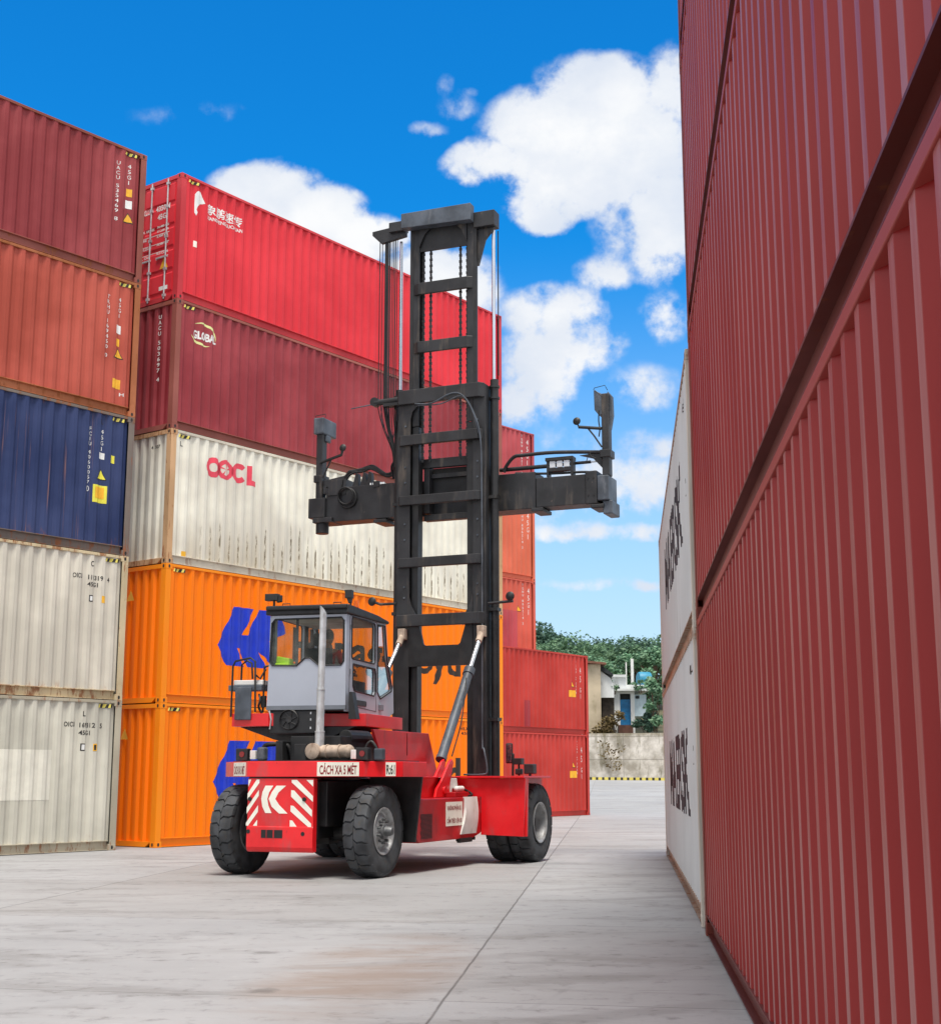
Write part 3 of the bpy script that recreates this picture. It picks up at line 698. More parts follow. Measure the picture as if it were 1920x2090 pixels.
col = T.mix(T.m('MAXIMUM', jj, ck), col, (.06, .056, .052))
hgt = T.m('SUBTRACT', T.m('ADD', T.m('MULTIPLY', fine, .5), T.m('MULTIPLY', sm, .5)), T.m('MULTIPLY', jj, 3))
finish(T, bsdf(T, col, T.m('ADD', T.m('MULTIPLY', mid, .25), .62), 0, 0, hgt, .3, .35))
tag(g.build('ground', m), kind='structure')
# ------------------------------------------------------------------ the container handler
VR = -R(22.288); VO = (-2.404, 21.005, 0)
veh = thing('container_handler', 'red container handler with tall black mast and grey cab, in front of orange containers', 'container handler', VO, VR)
WB = 4.36; TR = .655
def text_on(s, o, xd, zd, wd, ht, mat, parent, bold=.02, name='lettering', off=.003):
    n = Vector(xd).cross(Vector(zd)).normalized(); vs, fs = text_mesh(s, wd, ht, bold)
    return flat(vs, fs, Vector(o)+n*off, xd, zd).build(name, mat, parent)
def plate(o, xd, zd, w_, h_, mat, parent, name='sign_plate', th_=.006, off=.001):
    o = Vector(o); xd = Vector(xd); zd = Vector(zd); n = xd.cross(zd).normalized(); mb = MB()
    a = [o+n*off, o+n*off+xd*w_, o+n*off+xd*w_+zd*h_, o+n*off+zd*h_]; b = [p+n*th_ for p in a]
    mb.add(a+b, [(3, 2, 1, 0), (4, 5, 6, 7), (0, 1, 5, 4), (1, 2, 6, 5), (2, 3, 7, 6), (3, 0, 4, 7)]); return mb.build(name, mat, parent)
# --- wheels
def tyre_mesh(wd=.36):
    mb = MB(); h = wd/2; r = TR
    mb.lathe([(.335, -h*.86), (.40, -h*1.0), (.50, -h*1.06), (.575, -h*1.02), (.618, -h*.92), (r-.032, -h*.80), (r-.026, -h*.4), (r-.024, 0), (r-.026, h*.4), (r-.032, h*.80), (.618, h*.92), (.575, h*1.02), (.50, h*1.06), (.40, h*1.0), (.335, h*.86)], (0, 0, 0), (1, 0, 0), 56)
    N = 22; st = 2*math.pi/N
    for s in (-1, 1):
        for k in range(N):
            base = st*k+(st/2 if s > 0 else 0); secs = []
            for q, (wf, rr) in enumerate(((.02, r), (.25, r-.001), (.50, r-.003), (.74, r-.008), (.95, r-.022), (1.05, .60))):
                zig = (0, .09, .02, -.05, -.02, 0)[q]*st*1.6+st*.35*wf
                a0 = base+zig+st*.05; a1 = base+zig+st*.90; x = s*h*wf; ri = r-.045 if q < 5 else .585
                secs.append([(x, math.cos(a0)*rr, math.sin(a0)*rr), (x, math.cos((a0+a1)/2)*rr, math.sin((a0+a1)/2)*rr), (x, math.cos(a1)*rr, math.sin(a1)*rr), (x, math.cos(a1)*ri, math.sin(a1)*ri), (x, math.cos(a0)*ri, math.sin(a0)*ri)])
            vs = [p for sct in secs for p in sct]; m_ = len(secs); fs = []
            for q in range(m_-1):
                for j in range(5):
                    f = (q*5+j, q*5+(j+1) % 5, (q+1)*5+(j+1) % 5, (q+1)*5+j); fs.append(f if s < 0 else f[::-1])
            f0 = (0, 1, 2, 3, 4); f1 = tuple((m_-1)*5+j for j in (4, 3, 2, 1, 0))
            fs += [f0[::-1], f1[::-1]] if s < 0 else [f0, f1]
            mb.add(vs, fs)
    return mb.mesh('tyre', M_RUBBER, 32)
TYRE = tyre_mesh()
def rim_steer():
    mb = MB(); h = .155
    mb.lathe([(.335, -h), (.30, -h), (.29, 0), (.30, h*.9), (.325, h*.98), (.338, h*1.05), (.335, h*1.12), (.315, h*1.1), (.30, h*.98), (.285, h*.7), (.255, h*.62), (.20, h*.85), (.175, h*.9), (.0, h*.9)], (0, 0, 0), (1, 0, 0), 40)
    return mb.mesh('rim', M_RIM, 35)
def hub_steer():
    mb = MB(); h = .155
    mb.lathe([(.115, h*.85), (.11, h*1.25), (.07, h*1.3), (.065, h*1.75), (.05, h*1.95), (0, h*2.0)], (0, 0, 0), (1, 0, 0), 24)
    for k in range(10):
        t = 2*math.pi*k/10; y, z = .165*math.cos(t), .165*math.sin(t); mb.cyl((h*.86, y, z), (h*1.22, y, z), .022, 6)
    return mb.mesh('hub', M_HUB, 35)
def rim_drive():
    mb = MB(); h = .165
    mb.lathe([(.0, -h*.7), (.14, -h*.7), (.16, -h*.45), (.25, -h*.6), (.285, -h*.3), (.295, h*.5), (.31, h*.95), (.338, h*1.05), (.342, h*1.15), (.325, h*1.15), (.30, h*.98)], (0, 0, 0), (1, 0, 0), 44)
    for k in range(10):
        t = 2*math.pi*k/10; y, z = .2*math.cos(t), .2*math.sin(t); mb.cyl((-h*.55, y, z), (-h*.25, y, z), .02, 6)
    return mb.mesh('rim', M_RIM, 35)
RIMS, HUBS, RIMD = rim_steer(), hub_steer(), rim_drive()
def wheel(u, v, s, drive, spin, steer=0):
    wh = bpy.data.objects.new('wheel', None); C.objects.link(wh); wh.parent = veh; wh.location = (u, v, TR-.004)
    wh.rotation_euler = Matrix.Rotation(spin, 3, 'X').to_euler() if s > 0 else (Matrix.Rotation(math.pi, 3, 'Z') @ Matrix.Rotation(spin, 3, 'X')).to_euler()
    t = mk('tyre', TYRE, wh)
    if drive: mk('rim', RIMD, wh)
    else: mk('rim', RIMS, wh); mk('hub', HUBS, wh)
wheel(1.09, 0, 1, False, .3); wheel(-1.09, 0, -1, False, 1.1)
for u, s, sp_ in ((1.91, 1, .5), (1.51, 1, .1), (-1.51, -1, .9), (-1.91, -1, .2)): wheel(u, WB, s, True, sp_)
# --- chassis
mb = MB(); mb.box(-.62, .62, -.55, 4.95, .72, 1.36); mb.box(-.5, .5, -.6, .5, .55, 1.36); mb.box(-.85, .85, 3.0, 4.9, .5, 1.38); mb.build('chassis', M_BLACK2, veh, bevel=.012)
mb = MB(); mb.cyl((-.9, 0, .62), (.9, 0, .62), .12, 16); mb.box(-.45, .45, -.16, .16, .46, .8); mb.build('steering_axle', M_BLACK2, veh, smooth=35)
mb = MB(); mb.cyl((-1.95, WB, .65), (1.95, WB, .65), .15, 16); mb.ball((0, WB, .65), .34, 20); mb.build('drive_axle', M_BLACK2, veh, smooth=35)
# counterweight with its chevrons
y0 = -.85
mb = MB(); mb.prism([(y0, .40), (y0-.012, .44), (y0-.012, .715), (y0, .73), (y0, 1.395), (-.74, 1.395), (-.74, .38), (y0+.03, .37)], 'x', -.505, .565)
cw = mb.build('counterweight', M_RED, veh, bevel=.008)
kx = lambda X: -.5+(X-383)/585*1.06
kz = lambda Y: 1.385-(Y-218)*.00152
def art(polys, mat, nm, parent, y, off=.0035):
    m2 = MB()
    for p in polys:
        q = [(kx(a), y-off, kz(b)) for a, b in p]
        ar = sum(q[i][0]*q[(i+1) % len(q)][2]-q[(i+1) % len(q)][0]*q[i][2] for i in range(len(q)))
        if ar < 0: q = q[::-1]
        tr_ = tessellate_polygon([[Vector((a, c_, 0)) for a, _, c_ in q]]); m2.add(q, [t_ if True else t_ for t_ in tr_])
    return m2.build(nm, mat, parent)
stripes = [[(385,222),(410,222),(385,290)],[(460,222),(485,222),(485,252),(380,408),(380,352)],[(482,318),(482,372),(376,540),(376,480)],[(478,458),(478,520),(392,648),(372,648),(372,622)],[(474,592),(474,648),(436,648)],
 [(775,225),(822,225),(966,372),(966,424),(775,248)],[(905,225),(966,225),(966,286)],[(772,318),(800,322),(960,500),(960,560),(772,378)],[(770,458),(796,462),(955,622),(955,655),(932,655),(770,512)],[(766,592),(790,596),(828,650),(766,650)]]
art(stripes[:5], M_REFW, 'reflective_stripes', cw, y0); art(stripes[5:], M_REFW, 'reflective_stripes', cw, y0)
art([[(540,278),(612,278),(575,340),(560,400),(572,462),(602,530),(545,530),(516,470),(505,400),(515,335)], [(640,278),(726,278),(660,340),(632,400),(668,455),(745,533),(668,533),(600,470),(572,400),(600,335)]], M_REFW, 'logo', cw, y0)
mb = MB(); mb.box(kx(515), kx(705), y0-.016, y0+.02, kz(757), kz(683)); mb.build('tow_pocket', M_HOSE, cw)
mb = MB(); mb.box(kx(622), kx(632), y0-.018, y0, kz(757), kz(683)); mb.box(kx(560), kx(566), y0-.018, y0, kz(757), kz(683)); mb.build('tow_pin', M_RED2, cw)
mb = MB()
for a, b in ((398, 700), (885, 715), (403, 402), (890, 402)): mb.cyl((kx(a), y0-.016, kz(b)), (kx(a), y0, kz(b)), .03, 12)
mb.build('bolt_holes', M_HOSE, cw)
# rear deck ring with chamfers and signs
DK = [(-.51, -.87), (.62, -.87), (1.50, .10), (1.50, .95), (-1.50, .95), (-1.48, .10)]
mb = MB(); mb.prism(DK, 'z', 1.416, 1.636)
dk = mb.build('rear_deck', M_RED, veh, bevel=.008)
mb = MB(); mb.prism([(a*.93, b*.9+.05) for a, b in DK], 'z', 1.637, 1.652); mb.build('deck_plate', M_BLACK2, dk)
xd = Vector((1.5-.62, .97, 0)).normalized(); L_ = Vector((.88, .97, 0)).length; zd = Vector((0, 0, 1))
p0 = Vector((.62, -.87, 1.416))
plate(p0+xd*.0+zd*.012, xd, zd, .63, .195, M_REFW, dk); text_on('CÁCH XA 5 MÉT', p0+xd*.035+zd*.035, xd, zd, .56, .16, M_TXTR, dk, off=.009)
plate(p0+xd*(L_-.27)+zd*.012, xd, zd, .155, .195, M_REFW, dk); text_on('R:61', p0+xd*(L_-.26)+zd*.035, xd, zd, .13, .14, M_TXTK, dk, off=.009)
xl = Vector((-.51+1.48, -.97, 0)).normalized(); q0 = Vector((-1.48, .10, 1.416)); Ll = Vector((.97, .97, 0)).length
plate(q0+xl*.55+zd*.012, xl, zd, .72, .195, M_REFW, dk); text_on('CÁCH XA 5 MÉT', q0+xl*.59+zd*.035, xl, zd, .64, .15, M_TXTR, dk, off=.009)
# wheel house liner and right side tank
mb = MB(); mb.prism([(.95, 1.415), (1.49, 1.415), (1.38, .46), (.7, .46), (.62, 1.0), (.62, 1.415)], 'y', .80, .84); mb.build('wheel_liner', M_BLACK2, veh)
mb = MB(); mb.prism([(-.95, 1.415), (-1.49, 1.415), (-1.38, .46), (-.7, .46), (-.62, 1.0), (-.62, 1.415)], 'y', .80, .84); mb.build('wheel_liner', M_BLACK2, veh)
for s in (1, -1):
    mb = MB(); mb.prism([(.87, .50), (.86, 1.085), (3.415, 1.085), (3.415, .50), (3.1, .44), (.95, .44)], 'x', s*.80, s*1.38)
    tk = mb.build('side_tank', M_RED2, veh, bevel=.012)
    mb = MB(); mb.box(s*.62, s*.97, .84, 3.42, 1.085, 1.40); mb.box(s*.62, s*1.03, .84, 5.0, 1.40, 1.418); sd_ = mb.build('side_girder', M_RED, veh, bevel=.006)
    # band around the tank
    mb = MB(); n = 10; vs = []
    for i in range(n+1):
        t = i/n; z_ = 1.095-.585*t; off = .012+.05*math.sin(math.pi*t)*.6
        a = 2.70-.02*t-.16*max(0, t-.35)**1.2*1.5; b = 3.22-.06*max(0, t-.4)
        vs += [(s*(1.382+off), a, z_), (s*(1.382+off), b, z_)]
    vs += [(s*1.36, a_[1], a_[2]) for a_ in list(vs)]
    m_ = 2*(n+1); fs = [(2*i, 2*i+1, 2*i+3, 2*i+2) for i in range(n)]+[(2*i+m_, 2*i+2+m_, 2*i+3+m_, 2*i+1+m_) for i in range(n)]+[(2*i, 2*i+2, 2*i+2+m_, 2*i+m_) for i in range(n)]+[(2*i+1, 2*i+1+m_, 2*i+3+m_, 2*i+3) for i in range(n)]
    mb.add(vs, fs); mb.build('tank_band', M_WHITE, tk, smooth=50)
    if s > 0:
        mb = MB(); 
        for i in range(20):
            z_ = .50+.0185*i; mb.box(1.381, 1.388, 1.0+.02*math.sin(i), 1.42, z_, z_+.008)
        mb.build('vent_slots', M_HOSE, tk)
        plate((1.382, 1.95, .655), (0, 1, 0), (0, 0, 1), .66, .37, M_REFW, tk)
        text_on('KHÔNG PHẬN SỰ', (1.39, 2.0, .88), (0, 1, 0), (0, 0, 1), .56, .105, M_TXTR, tk); text_on('CẤM TRÈO LÊN XE', (1.39, 1.98, .70), (0, 1, 0), (0, 0, 1), .60, .105, M_TXTR, tk)
        # white expansion tank, pipe and pump on top
        mb = MB(); mb.prism([(2.86, 1.09), (2.86, 1.39), (3.18, 1.39), (3.22, 1.25), (2.99, 1.22), (2.95, 1.10)], 'x', .98, 1.05); mb.build('bracket', M_WHITE, veh, bevel=.006)
        mb = MB(); mb.cyl((1.12, 3.0, 1.22), (1.12, 3.24, 1.22), .045, 14); mb.ball((1.12, 3.0, 1.22), .045); mb.build('filter_canister', M_WHITE, veh, smooth=40)
        mb = MB(); mb.box(1.0, 1.24, 2.66, 3.25, 1.088, 1.17); mb.build('filter_box', M_RED2, veh, bevel=.01)
        mb = MB(); mb.tube([(1.1, 3.15, 1.22), (1.15, 3.3, 1.2), (1.25, 3.36, 1.12), (1.2, 3.1, 1.10)], .02, 8, sub=4); mb.build('hose', M_HOSE, veh, smooth=60)
        mb = MB(); mb.box(1.34, 1.40, 2.5, 3.0, .38, .45); 
        for i in range(4): mb.box(1.30, 1.36, 2.55+.2*i, 2.63+.2*i, .40, .45)
        mb.build('step', M_HOSE, tk)
# mudguards over the drive wheels
for s in (1, -1):
    mb = MB(); mb.prism([(s*1.381, .47), (s*2.13, .45), (s*2.17, 1.39), (s*.96, 1.39), (s*.96, 1.086), (s*1.381, 1.086)], 'y', 3.42, 3.50)
    mb.prism([(3.5, .45), (3.5, 1.39), (3.60, 1.39), (3.54, .45)], 'x', s*2.10, s*2.165)
    fd = mb.build('mudguard', M_RED, veh, bevel=.006)
    mb = MB(); mb.prism([(s*.96, 3.35), (s*2.17, 3.35), (s*2.15, 4.75), (s*.96, 4.95)], 'z', 1.392, 1.425); mb.prism([(3.5, 1.392), (3.5, 1.35), (4.75, 1.26), (4.75, 1.392)], 'x', s*1.95, s*1.99); mb.build('mudguard_top', M_RED, veh, bevel=.005)
# hood and engine bay
mb = MB(); mb.prism([(.80, 2.13), (2.88, 2.12), (3.28, 1.42), (1.62, 1.42), (1.16, 1.62)], 'x', .62, .67)
mb.prism([(1.62, 1.42), (1.62, 2.09), (2.86, 2.10), (3.24, 1.42)], 'x', -.67, .615); hd = mb.build('hood', M_RED2, veh, bevel=.008)
mb = MB(); mb.box(.672, .676, 2.02, 2.035, 1.75, 2.1); mb.build('hood_seam', M_HOSE, hd)
mb = MB(); mb.box(-.45, .4, .25, 1.58, 1.42, 2.02); mb.box(-.3, -.1, .1, .3, 1.64, 1.9); mb.cyl((.3, .6, 2.0), (.3, 1.3, 2.0), .12, 14); mb.box(.42, .6, .5, 1.3, 1.42, 1.85); mb.box(-.62, -.5, .1, 1.4, 1.6, 1.95)
mb.build('engine', M_BLACK2, veh, bevel=.01)
mb = MB(); mb.tube([(-.9, .2, 1.64), (-.85, .15, 1.86), (-.7, .15, 1.9), (-.5, .25, 1.88), (-.45, .3, 1.7)], .035, 8, sub=4); mb.build('engine_hose', M_HOSE, veh, smooth=60)
# silencer and exhaust stack
mb = MB(); mb.cyl((.072, .10, 1.79), (.60, .12, 1.79), .092, 20); mb.cyl((.075, -.03, 1.79), (.075, .16, 1.79), .118, 26); mb.lathe([(.0, -.018), (.08, -.014), (.118, 0)], (.075, -.03, 1.79), (0, 1, 0), 26); mb.cyl((.26, .10, 1.79), (.275, .10, 1.79), .104, 20); mb.cyl((.47, .10, 1.79), (.485, .10, 1.79), .104, 20); mb.ball((.60, .12, 1.79), .098, 16)
ms = mb.build('silencer', M_MUFF, veh, smooth=40)
mb = MB(); mb.cyl((.13, .10, 1.86), (.13, .10, 2.08), .07, 20, cap=False); mb.cyl((.13, .10, 2.08), (.135, .10, 2.70), .060, 20); mb.cyl((.135, .10, 2.70), (.15, .10, 3.82), .052, 20, cap=False); mb.cyl((.135, .10, 2.695), (.135, .10, 2.715), .066, 20); mb.cyl((.13, .10, 2.07), (.13, .10, 2.09), .074, 20)
n = 20; vs = []
for k in range(n):
    t = 2*math.pi*k/n; vs.append((.15+.052*math.cos(t), .10+.052*math.sin(t), 3.82))
for k in range(n):
    t = 2*math.pi*k/n; vs.append((.15+.052*math.cos(t), .10+.052*math.sin(t), 3.90-.07*math.cos(t)))
mb.add(vs, [(k, (k+1) % n, n+(k+1) % n, n+k) for k in range(n)]); mb.build('exhaust_pipe', M_STEELP, veh, smooth=40)
# rear lamps on the deck
for u in (-.93, 1.06):
    mb = MB(); mb.box(u-.10, u+.10, -.36, -.25, 1.652, 1.83); lm = mb.build('rear_lamp', M_BLACK2, veh, bevel=.012)
    mb = MB(); mb.cyl((u+.01, -.372, 1.745), (u+.01, -.361, 1.745), .042, 16); mb.build('lens', M_REDLENS, lm, smooth=40)
for u, mt in ((-.74, M_WHITE), (.93, M_WHITE)):
    mb = MB(); mb.box(u-.045, u+.045, -.36, -.30, 1.67, 1.80); mb.build('reflector_plate', mt, veh, bevel=.006)
mb = MB(); mb.box(-.69, -.56, -.34, -.2, 1.652, 1.85); mb.build('junction_box', M_SLATE, veh, bevel=.03)
mb = MB(); mb.box(1.19, 1.33, -.24, -.12, 1.652, 1.82); mb.build('junction_box', M_SLATE, veh, bevel=.02)
mb = MB(); mb.tube([(1.02, -.2, 1.66), (1.05, -.18, 1.86), (1.12, -.16, 1.92), (1.2, -.15, 1.82)], .02, 8, sub=4); mb.build('grab_handle', M_BLACK2, veh, smooth=60)
# --- mast
def rails(u, hw, wd, v0, v1, z0, z1, mb):
    for s in (-1, 1):
        a, b = u+s*hw, u+s*(hw+wd)
        mb.box(a, b, v0, v0+.035, z0, z1); mb.box(a, b, v1-.035, v1, z0, z1); mb.box(b-s*.045, b, v0+.035, v1-.035, z0, z1)
MU = -.05
mb = MB(); rails(MU, .64, .26, 5.0, 5.32, .45, 8.68, mb); om = mb.build('outer_mast', M_BLACK, veh, bevel=.008)
for z0, z1 in ((8.42, 8.70), (7.61, 7.81), (6.45, 6.63), (5.26, 5.44), (4.15, 4.37)):
    mb = MB(); e_ = .92 if z0 > 8 or z0 < 4.2 else .88
    mb.prism([(MU-e_, 5.0), (MU-e_+.05, 4.92), (MU+e_-.12, 4.90), (MU+e_-.03, 5.0)], 'z', z0, z1); mb.build('mast_crossbar', M_BLACK, om, bevel=.012)
mb = MB(); A_ = [(MU-.64, 3.41), (MU+.64, 3.41), (MU+.64, 4.15), (MU+.50, 4.15), (MU+.40, 3.82), (MU+.36, 3.79), (MU-.30, 3.79), (MU-.34, 3.82), (MU-.42, 4.15), (MU-.64, 4.15)]
pf, tf = polyfill(A_)
nA = len(A_); mb.add([(a, 4.985, b) for a, b in A_]+[(a, 5.04, b) for a, b in A_], [tuple(t) for t in tf]+[tuple(i+nA for i in t[::-1]) for t in tf]+[(i, i+nA, (i+1) % nA+nA, (i+1) % nA) for i in range(nA)])
mb.build('mast_gusset', M_BLACK2, om)
for s in (-1, 1):
    mb = MB(); mb.prism([(MU+s*.64, 4.37), (MU+s*.50, 4.37), (MU+s*.60, 4.56), (MU+s*.64, 4.72)], 'y', 4.99, 5.02); mb.prism([(MU+s*.64, 8.42), (MU+s*.46, 8.42), (MU+s*.60, 8.28), (MU+s*.64, 8.12)], 'y', 4.99, 5.02); mb.build('corner_gusset', M_BLACK, om)
    for z_ in (8.0, 7.2, 6.9, 6.1, 5.8, 4.9, 4.7):
        mb = MB(); mb.cyl((MU+s*.74, 4.985, z_), (MU+s*.74, 5.0, z_), .02, 6); mb.build('mast_bolt', M_SLATE, om)
mb = MB(); rails(MU, .50, .13, 5.06, 5.30, 8.0, 12.0, mb); im = mb.build('inner_mast', M_BLACK, veh, bevel=.008)
mb = MB(); 
for s in (-1, 1): mb.box(MU+s*.63, MU+s*.70, 5.06, 5.09, 8.70, 12.0); mb.box(MU+s*.50, MU+s*.63, 5.08, 5.28, .8, 7.99)
mb.build('mast_liner', M_BLACK2, im)
mb = MB(); mb.prism([(-.87, 12.28), (.60, 12.28), (.60, 11.94), (-.87, 11.98)], 'y', 4.86, 5.06); mb.build('mast_head', M_SLATE, im, bevel=.01)
mb = MB(); mb.box(.60, 1.03, 5.02, 5.30, 11.83, 12.14); mb.prism([(.58, 11.83), (1.0, 11.83), (.80, 11.6), (.66, 11.1), (.58, 11.1)], 'y', 5.12, 5.2); mb.build('mast_head_bracket', M_BLACK, im, bevel=.01)
for s, x0_ in ((-1, MU-.50), (1, MU+.50)):
    mb = MB(); mb.prism([(x0_, 12.0), (x0_-s*.28, 12.0), (x0_-s*.12, 11.86), (x0_, 11.6)], 'y', 5.03, 5.07); mb.build('corner_gusset', M_BLACK, im)
mb = MB(); mb.box(MU-.5, MU+.5, 5.08, 5.12, 11.52, 11.99); mb.box(MU-.5, MU+.5, 5.2, 5.28, 11.7, 11.99); mb.build('head_plate', M_BLACK2, im)
for z0, z1 in ((10.62, 10.86), (9.44, 9.67)):
    mb = MB(); mb.prism([(MU-.62, 5.06), (MU-.50, 5.0), (MU+.52, 5.0), (MU+.63, 5.06)], 'z', z0, z1); mb.build('mast_crossbar', M_BLACK, im, bevel=.012)
# chains
for u in (-.50, -.345, .28, .425):
    mb = MB(); z_ = 7.3
    k = 0
    while z_ < 11.6:
        hw = .028 if k % 2 else .018; mb.box(u-hw, u+hw, 5.135, 5.165, z_, z_+.052); z_ += .062; k += 1
    mb.build('lift_chain', M_BLACK2, im)
# lift cylinders
for s in (-1, 1):
    u = MU+s*.99; mb = MB(); mb.cyl((u, 5.24, .6), (u, 5.24, 8.80), .078, 20); mb.cyl((u, 5.24, 8.64), (u, 5.24, 8.68), .10, 20); mb.cyl((u, 5.24, 8.42), (u, 5.24, 8.46), .10, 20)
    for z_ in (6.5, 4.4, 2.4): mb.box(min(u-s*.12, u+s*.08), max(u-s*.12, u+s*.08), 5.14, 5.34, z_, z_+.06)
    lc = mb.build('lift_cylinder', M_BLACK2, veh, smooth=40)
    mb = MB(); mb.cyl((u-s*.01, 5.24, 8.80), (u-s*.01, 5.24, 11.86), .034, 14); mb.build('piston_rod', M_CHROME, lc, smooth=40)
# right hand hoses on the mast
mb = MB(); mb.tube([(1.0, 5.3, 11.8), (1.0, 5.3, 8.9)], .012, 6); mb.build('hose', M_HOSE, im)
mb = MB(); mb.tube([(-.55, 4.89, 8.40), (-.2, 4.87, 8.37), (.2, 4.87, 8.52), (.45, 4.87, 8.45), (.66, 4.88, 8.1), (.78, 4.92, 7.6), (.79, 4.96, 6.5), (.79, 4.97, 4.2), (.79, 4.97, 2.1), (.84, 4.92, 1.9), (.93, 4.85, 1.52), (.85, 4.8, 1.45), (.5, 4.8, 1.45)], .016, 6, sub=4); mb.build('hose', M_SLATE, om, smooth=60)
mb = MB(); mb.tube([(-.5, 4.89, 8.36), (0, 4.87, 8.34), (.42, 4.87, 8.45), (.64, 4.88, 8.12), (.75, 4.92, 7.7)], .012, 6, sub=4); mb.build('hose', M_SLATE, om, smooth=60)
# hose sheave brackets left of the mast
mb = MB(); mb.prism([(-1.60, 12.10), (-.86, 12.16), (-.86, 11.90), (-1.40, 11.82), (-1.60, 12.02)], 'y', 5.08, 5.16); mb.box(-1.2, -.86, 5.0, 5.2, 12.0, 12.2); mb.build('hose_bracket', M_BLACK, im, bevel=.01)
mb = MB(); mb.cyl((-1.5, 5.1, 8.56), (-.95, 5.1, 8.58), .06, 12); mb.cyl((-1.5, 5.05, 8.58), (-1.5, 5.18, 8.58), .09, 14); mb.box(-1.3, -.9, 5.04, 5.2, 8.46, 8.52); mb.build('hose_guide', M_BLACK2, om, smooth=40)
mb = MB(); mb.cyl((-2.02, 5.1, 8.50), (-1.45, 5.1, 8.55), .012, 8); mb.build('probe_rod', M_SLATE, om)
random.seed(4)
for i, (u, r_) in enumerate(((-1.44, .010), (-1.385, .008), (-1.31, .022), (-1.265, .022), (-1.22, .016), (-1.17, .009), (-1.135, .009), (-1.10, .012), (-1.06, .008))):
    b = random.uniform(-.03, .03); ub = -1.12+.2*(u+1.2)
    mb = MB(); mb.tube([(u, 5.12, 11.9), (u, 5.12, 10.2), (u, 5.12, 8.7), (u+.01, 5.12, 8.4), ((u+ub)/2+b, 5.15, 8.0), (ub, 5.2, 7.6), (ub+b, 5.3, 7.3)], r_, 6, sub=3); mb.build('hose', M_HOSE, im, smooth=60)
for u in (-1.35, -1.2, -1.02):
    mb = MB(); mb.tube([(u, 5.12, 8.5), (u-.02, 5.14, 8.2), (-1.15+random.uniform(-.05, .1), 5.2, 7.7), (-1.05, 5.3, 7.3)], .008, 6, sub=4); mb.build('hose', M_SLATE, om, smooth=60)
# round mirrors on arms at mid height
for (a, b, c_, d_) in (((-.95, 4.60), (-1.28, 4.60), (-1.45, 4.66), -1), ((.90, 4.52), (1.38, 4.54), (1.33, 4.63), 1)):
    mb = MB(); mb.tube([(a[0], 5.0, a[1]), (b[0], 5.0, b[1])] + ([(c_[0], 5.0, c_[1])] if d_ < 0 else []), .026, 8); ar = mb.build('mirror_arm', M_BLACK, om)
    mb = MB(); mb.lathe([(0, -.02), (.06, -.018), (.085, 0), (.06, .02), (0, .03)], (c_[0], 4.98, c_[1]), (0, -1, 0), 20); mb.build('mirror', M_BLACK2, ar, smooth=50)
# tilt cylinders
for s in (-1, 1):
    u = s*.85+(.0 if s > 0 else .0); p = Vector((u, 2.60, 1.22)); q = Vector((u*.93, 4.92, 3.97)); d = (q-p)
    mb = MB(); mb.cyl(p+d*.17, p+d*.74, .083, 22); mb.cyl(p+d*.71, p+d*.75, .10, 22); mb.cyl(p+d*.17, p+d*.19, .092, 22); tcyl = mb.build('tilt_cylinder', M_SLATE, veh, smooth=40)
    mb = MB(); mb.cyl(p+d*.75, p+d*.95, .040, 16); mb.build('piston_rod', M_CHROME, tcyl, smooth=40)
    mb = MB(); mb.cyl(p+d*.94, p+d*1.0, .06, 14); mb.box(q.x-.07, q.x+.07, q.y-.05, q.y+.1, q.z-.06, q.z+.14); mb.build('rod_end', M_MUFF, tcyl, smooth=40, bevel=.01)
    mb = MB()
    for o_ in (-.09, .05):
        a = p+Vector((0, 0, 0)); mb.prism([(2.28, 1.09), (2.84, 1.09), (2.88, 1.32), (3.02, 1.64), (2.96, 1.70), (2.86, 1.66), (2.52, 1.34), (2.34, 1.22)], 'x', u+s*.14+o_-.02, u+s*.14+o_+.02)
    mb.cyl((u+s*.14-.13, 2.62, 1.2), (u+s*.14+.1, 2.62, 1.2), .06, 14); mb.build('cylinder_clevis', M_RED, veh, bevel=.006)
mb = MB(); mb.tube([(.95, 3.2, 1.75), (.99, 3.5, 2.3), (.97, 3.75, 2.9), (.88, 4.0, 3.1)], .012, 6, sub=4); mb.build('hose', M_HOSE, veh, smooth=60)
# work lights and mirror on the right front mudguard
mb = MB(); mb.box(1.38, 1.51, 4.58, 4.62, 1.64, 1.99); fm = mb.build('side_mirror', M_BLACK2, veh, bevel=.03)
mb = MB(); mb.box(1.395, 1.495, 4.572, 4.579, 1.66, 1.97); mb.build('mirror_glass', M_MIRROR, fm)
mb = MB(); mb.tube([(1.50, 4.62, 1.43), (1.51, 4.62, 1.8), (1.47, 4.62, 1.82)], .022, 8); mb.build('mirror_stalk', M_BLACK2, fm)
mb = MB(); mb.box(1.56, 1.70, 4.5, 4.66, 1.62, 1.73); mb.cyl((1.63, 4.58, 1.43), (1.63, 4.58, 1.62), .02, 8); mb.build('work_lamp', M_BLACK2, veh, bevel=.02)
mb = MB(); mb.box(1.58, 1.70, 4.5, 4.62, 1.45, 1.55); mb.build('work_lamp', M_BLACK2, veh, bevel=.02)
mb = MB(); mb.box(1.76, 1.93, 4.46, 4.66, 1.46, 1.63); mb.box(1.83, 1.86, 4.5, 4.6, 1.425, 1.46); mb.build('work_lamp', M_BLACK2, veh, bevel=.02)
